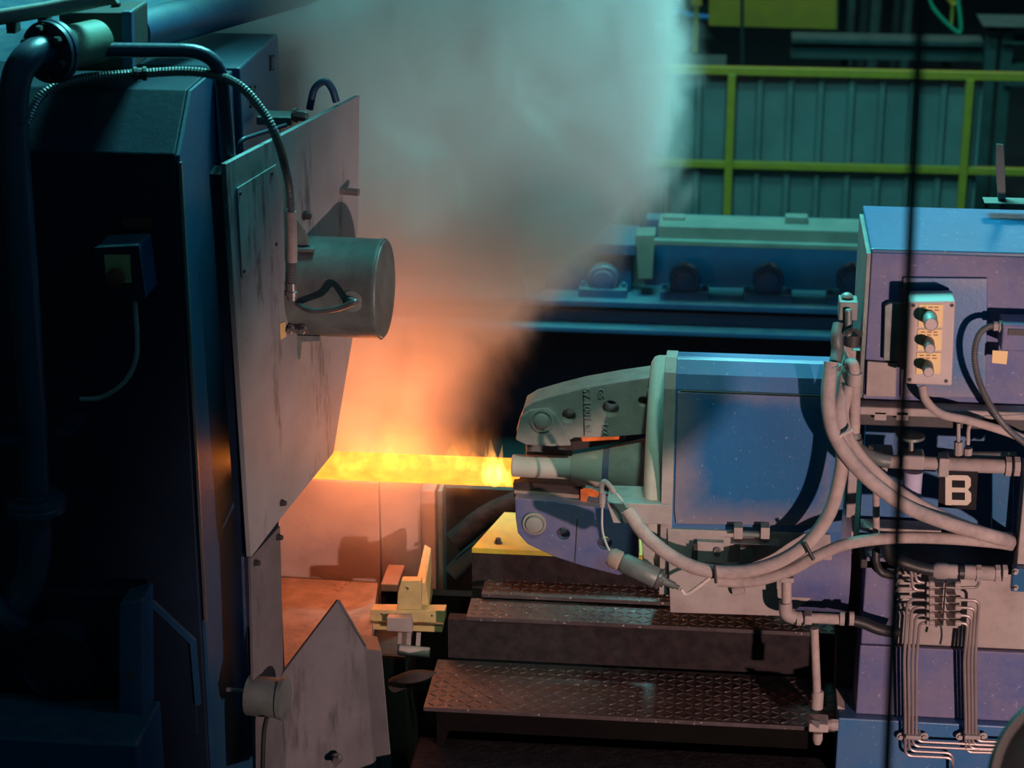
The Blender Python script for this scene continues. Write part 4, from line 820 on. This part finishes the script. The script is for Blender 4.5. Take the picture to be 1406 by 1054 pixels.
# ================================================================== BEHIND THE FENCE
def stool(): pass
yp = root('notice_board', PY(1060, 60, 13.5), 'yellow-green notice board hanging behind the fence', 'board')
obj('panel', prism(polyY([(974, -40), (1151, -40), (1149, 40), (973, 35)], 13.5), (0, .03, 0)), 'yellow_paint', yp)
obj('edge_strip', prism(polyY([(1150, -40), (1153, -40), (1151, 40), (1149, 40)], 13.49), (0, .04, 0)), 'dark_steel', yp)
obj('hanging_rod', cyl(PY(1019, 92, 12.6), PY(1019, -60, 12.6), .012, 10), 'dark_steel', label='dark thin upright rod crossing the notice board', cat='rod')
ys = root('yellow_stand', PY(956, 72, 13.2), 'slim yellow post standing left of the notice board', 'post')
obj('post', box(PY(951, 74, 13.2), PY(961, -40, 13.24)), 'yellow_paint', ys, bev=.004)
obj('brace', box(PY(949, 8, 13.18), PY(964, -2, 13.26)), 'yellow_paint', ys)
bt = root('blue_frame', PY(945, 25, 13.8), 'bright blue small tubular frame by the yellow post', 'frame')
obj('lower_tube', tube(pathY([(922, 18, 13.8), (974, 24, 13.8)]), .018, 10, sub=1), 'blue_bright', bt)
obj('upper_tube', tube(pathY([(922, 18, 13.8), (938, -14, 13.8), (974, -12, 13.8)]), .014, 10, sub=1), 'blue_bright', bt)
obj('cross_tube', tube(pathY([(926, 10, 13.78), (945, 20, 13.78)]), .012, 8, sub=1), 'blue_bright', bt)
obj('crate', box(V((PY(940, 92, 12.4).x, 12.4, 0)), PY(998, 75, 12.8)), 'far_grey', label='grey crate behind the fence by the yellow post', cat='crate', bev=.01)
obj('small_block', box(V((PY(912, 90, 12.4).x, 12.4, 0)), PY(922, 80, 12.5)), 'far_grey', label='small grey block beside the grey crate', cat='block', bev=.005)
wb = root('long_bench', PY(1210, 95, 13), 'long grey roller bench with girder rail beyond the fence', 'bench')
bl, br_ = PY(1086, 60, 13).x, PY(1348, 66, 13).x
obj('rail', box((bl, 12.9, PY(1200, 62, 12.9).z), (br_, 13.1, PY(1200, 54, 12.9).z)), 'far_grey', wb, bev=.006)
obj('girder', box((bl+.02, 12.96, PY(1200, 78, 12.96).z), (br_, 13.04, PY(1200, 62, 12.96).z)), 'hall_wall', wb)
obj('lower_flange', box((bl, 12.9, PY(1200, 82, 12.9).z), (br_, 13.1, PY(1200, 77, 12.9).z)), 'far_grey', wb)
for x in (1160, 1300):
    for s in (-1, 1):
        obj('leg', tube([PY(x, 80, 13.0), V((PY(x+s*25, 130, 13.0).x, 13.0, 0.02))], .02, 8, sub=1), 'dark_steel', wb)
sb_ = root('side_bench', PY(1380, 120, 12.6), 'grey timber workbench standing beyond the fence post', 'bench')
obj('top', box(PY(1350, 36, 12.5), PY(1480, 22, 12.9)), 'far_grey', sb_, bev=.01)
obj('lower_shelf', box(PY(1376, 58, 12.6), PY(1480, 50, 12.9)), 'far_grey', sb_, bev=.01)
for x in (1362, 1384):
    lp_ = PY(x, 40, 12.7); obj('leg', box((lp_.x-.035, 12.66, 0), (lp_.x+.035, 12.74, lp_.z)), 'far_grey', sb_, bev=.006)
obj('drawer_box', box(PY(1378, 118, 12.62), PY(1470, 82, 12.88)), 'far_grey', sb_)
obj('green_hose', tube(pathY([(1270, -12, 12.2), (1282, 12, 12.2), (1302, 34, 12.2), (1318, 44, 12.2), (1318, 20, 12.2), (1312, -15, 12.2)]), .012, 8), 'green_hose', label='green hose hanging in a loop behind the fence', cat='hose', smooth=True)
yt = root('hose_reel_stand', PY(1308, 40, 12.4), 'yellow forked stand holding the green hose', 'stand')
obj('stem', box(PY(1304, 38, 12.4), PY(1311, -20, 12.44)), 'yellow_paint', yt)
obj('fork', tube(pathY([(1296, -10, 12.4), (1308, 8, 12.4), (1326, -10, 12.4)]), .014, 8, sub=1), 'yellow_paint', yt)
for k, x in enumerate((1165, 1184, 1200, 1232, 1250)):
    t_ = PY(x, 30, 14.2); obj('stored_bar', cyl((t_.x, 14.2+.09*k, 0.0), (t_.x+.03, 14.2+.09*k, 2.2), .03+.008*(k % 3), 10), ('far_grey', 'dark_steel')[k % 2], label='upright steel bar leaning in the dim store behind the bench', cat='bar', group='upright bars behind the bench')

# ================================================================== FLAMES AND SMOKE
def volume_mat(name, build):
    m = bpy.data.materials.new(name); m.use_nodes = True; nt = m.node_tree; N = nt.nodes; L = nt.links
    N.remove(N['Principled BSDF']); out = N['Material Output']
    vol = N.new('ShaderNodeVolumePrincipled'); L.new(vol.outputs[0], out.inputs['Volume'])
    pos = N.new('ShaderNodeNewGeometry').outputs['Position']; sep = N.new('ShaderNodeSeparateXYZ'); L.new(pos, sep.inputs[0])
    def val(x, sock):
        if isinstance(x, (int, float)): sock.default_value = x
        else: L.new(x, sock)
    def M(op, a, b=0.0, c=0.0, clamp=False):
        x = N.new('ShaderNodeMath'); x.operation = op; x.use_clamp = clamp; val(a, x.inputs[0]); val(b, x.inputs[1]); val(c, x.inputs[2]); return x.outputs[0]
    def R(a, lo, hi, t0=0.0, t1=1.0, smooth=True):
        x = N.new('ShaderNodeMapRange'); x.interpolation_type = 'SMOOTHSTEP' if smooth else 'LINEAR'
        val(a, x.inputs['Value']); val(lo, x.inputs['From Min']); val(hi, x.inputs['From Max']); val(t0, x.inputs['To Min']); val(t1, x.inputs['To Max']); return x.outputs[0]
    def NZ(scale, stretch=(1, 1, 1), off=(0, 0, 0), detail=4, dist=0.0, rgh=0.55):
        mp = N.new('ShaderNodeMapping'); mp.inputs['Scale'].default_value = stretch; mp.inputs['Location'].default_value = off; L.new(pos, mp.inputs[0])
        n = N.new('ShaderNodeTexNoise'); n.inputs['Scale'].default_value = scale; n.inputs['Detail'].default_value = detail; n.inputs['Roughness'].default_value = rgh
        n.inputs['Distortion'].default_value = dist; L.new(mp.outputs[0], n.inputs['Vector']); return n.outputs['Fac']
    build(nt, vol, sep.outputs, M, R, NZ, val); MATS[name] = m; return m
def smoke(nt, vol, P, M, R, NZ, val):
    X, Y, Z = P[0], P[1], P[2]
    n1 = NZ(2.4, (1, 1, 0.7), (3.1, 0, 0.4), 3, 0.6); n2 = NZ(5.0, (1, 1, 0.8), (0, 7, 0), 6, 1.0, 0.62)
    w = M('ADD', M('MULTIPLY', M('SUBTRACT', n1, .5), .50), M('MULTIPLY', M('SUBTRACT', n2, .5), .50))
    Xw = M('ADD', X, w)
    xr_ = R(Z, 1.28, 1.86, -0.66, -0.17, False)                    # the plume widens as it rises
    edge = R(M('SUBTRACT', xr_, Xw), -.03, .15)
    yc = R(Z, 1.1, 1.7, 5.58, 5.93)
    ly = R(M('ABSOLUTE', M('SUBTRACT', Y, yc)), .47, .10)
    lo = R(Z, 1.12, 1.75, .12, 1.0)
    lo = M('MULTIPLY', lo, R(Z, 1.10, 1.16))
    haze = M('MULTIPLY', M('MULTIPLY', R(Z, .80, 1.0), R(X, -.72, -.88)), .13)       # thin haze below the bar
    lo = M('MAXIMUM', lo, haze)
    puff = R(M('ADD', M('MULTIPLY', n1, .35), M('MULTIPLY', n2, .65)), .34, .62, .32, 1.15)
    d = M('MULTIPLY', M('MULTIPLY', edge, ly), M('MULTIPLY', puff, lo))
    val(M('MULTIPLY', d, 8.0), vol.inputs['Density'])
    vol.inputs['Color'].default_value = (.93, .94, .94, 1); vol.inputs['Anisotropy'].default_value = 0.3
volume_mat('smoke', smoke).cycles.volume_step_rate = 0.6
obj('smoke_plume', box((-1.55, 5.30, 0.80), (0.15, 6.42, 3.3)), 'smoke', label='thick pale smoke plume rising from the hot bar', cat='smoke', kind='stuff')
def fire(nt, vol, P, M, R, NZ, val):
    X, Y, Z = P[0], P[1], P[2]
    n1 = NZ(11, (1, 1, .6), (0, 0, 0), 4, .9); n2 = NZ(5, (1, 1, .4), (2, 0, 0), 3)
    h = R(n2, .35, .65, .04, .12, False)
    top = R(M('SUBTRACT', M('ADD', bz+brad*.75, h), Z), -.03, .10)
    core = R(M('ABSOLUTE', M('SUBTRACT', Y, BY-.02)), .11, .02)
    bot = R(Z, bz-brad*1.2, bz-brad*.2)
    ends = M('MULTIPLY', R(X, -1.16, -1.0), R(X, -.60, -.72))
    d = M('MULTIPLY', M('MULTIPLY', top, core), M('MULTIPLY', M('MULTIPLY', bot, ends), R(n1, .30, .66, .15, 1.0)))
    val(M('MULTIPLY', d, 13.0), vol.inputs['Emission Strength'])
    vol.inputs['Emission Color'].default_value = (1.0, .27, .03, 1)
    vol.inputs['Density'].default_value = 0.0
volume_mat('fire', fire).cycles.volume_step_rate = 0.2
obj('flame', box((-1.18, BY-.13, bz-.06), (-.58, BY+.10, bz+.24)), 'fire', label='orange flames licking along the glowing bar', cat='flame', kind='stuff')
def tongue(nt, vol, P, M, R, NZ, val):
    n1 = NZ(26, (1, 1, .5), (0, 0, 0), 3, .8)
    val(R(n1, .3, .55, 14.0, 62.0), vol.inputs['Emission Strength'])
    vol.inputs['Emission Color'].default_value = (1.0, .40, .07, 1); vol.inputs['Density'].default_value = 0.0
volume_mat('flame_tongue_fire', tongue).cycles.volume_step_rate = 0.2
ft = root('flame_tongue', PY(682, 668, BY-.05), 'bright yellow flame tongue where the bar enters the jaws', 'flame')
for q, (x, y0, y1, rr) in enumerate(((680, 668, 602, .024), (690, 664, 622, .018), (668, 666, 612, .016), (697, 668, 640, .012), (684, 660, 610, .013))):
    a_, b_ = PY(x, y0, BY-.055), PY(x-7+q*3.2, y1, BY-.055+.006*q); L_ = (b_-a_).length
    obj('tongue', lathe(a_, b_-a_, [(0, rr*.3), (L_*.1, rr*.85), (L_*.3, rr), (L_*.55, rr*.7), (L_*.8, rr*.3), (L_, rr*.04)], 14), 'flame_tongue_fire', ft, smooth=True)
def lick(nt, vol, P, M, R, NZ, val):
    n1 = NZ(22, (1, 1, .5), (1, 0, 0), 4, 1.0)
    val(R(n1, .36, .62, 1.0, 18.0), vol.inputs['Emission Strength'])
    vol.inputs['Emission Color'].default_value = (1.0, .30, .035, 1); vol.inputs['Density'].default_value = 0.0
volume_mat('flame_lick_fire', lick).cycles.volume_step_rate = 0.2
random.seed(11)
fk = root('bar_flames', PY(560, 660, BY-.05), 'row of low ragged flames along the top of the bar', 'flame')
for x in range(468, 665, 17):
    rr = random.uniform(.018, .032); h_ = random.uniform(10, 26); a_ = PY(x, 646, BY-.05-random.uniform(0, .02)); b_ = PY(x+random.uniform(-12, 6), 646-h_-12, BY-.05); L_ = (b_-a_).length
    obj('tongue', lathe(a_, b_-a_, [(0, rr*.5), (L_*.2, rr), (L_*.5, rr*.8), (L_*.8, rr*.35), (L_, rr*.04)], 12), 'flame_lick_fire', fk, smooth=True)
light('fire_glow', 'POINT', (-1.03, 5.64, bz+.02), (0, 0, 0), 10, (1.0, .24, .07), 0.13)
light('fire_glow', 'POINT', (-.90, 5.79, bz+.02), (0, 0, 0), 8, (1.0, .24, .07), 0.13)
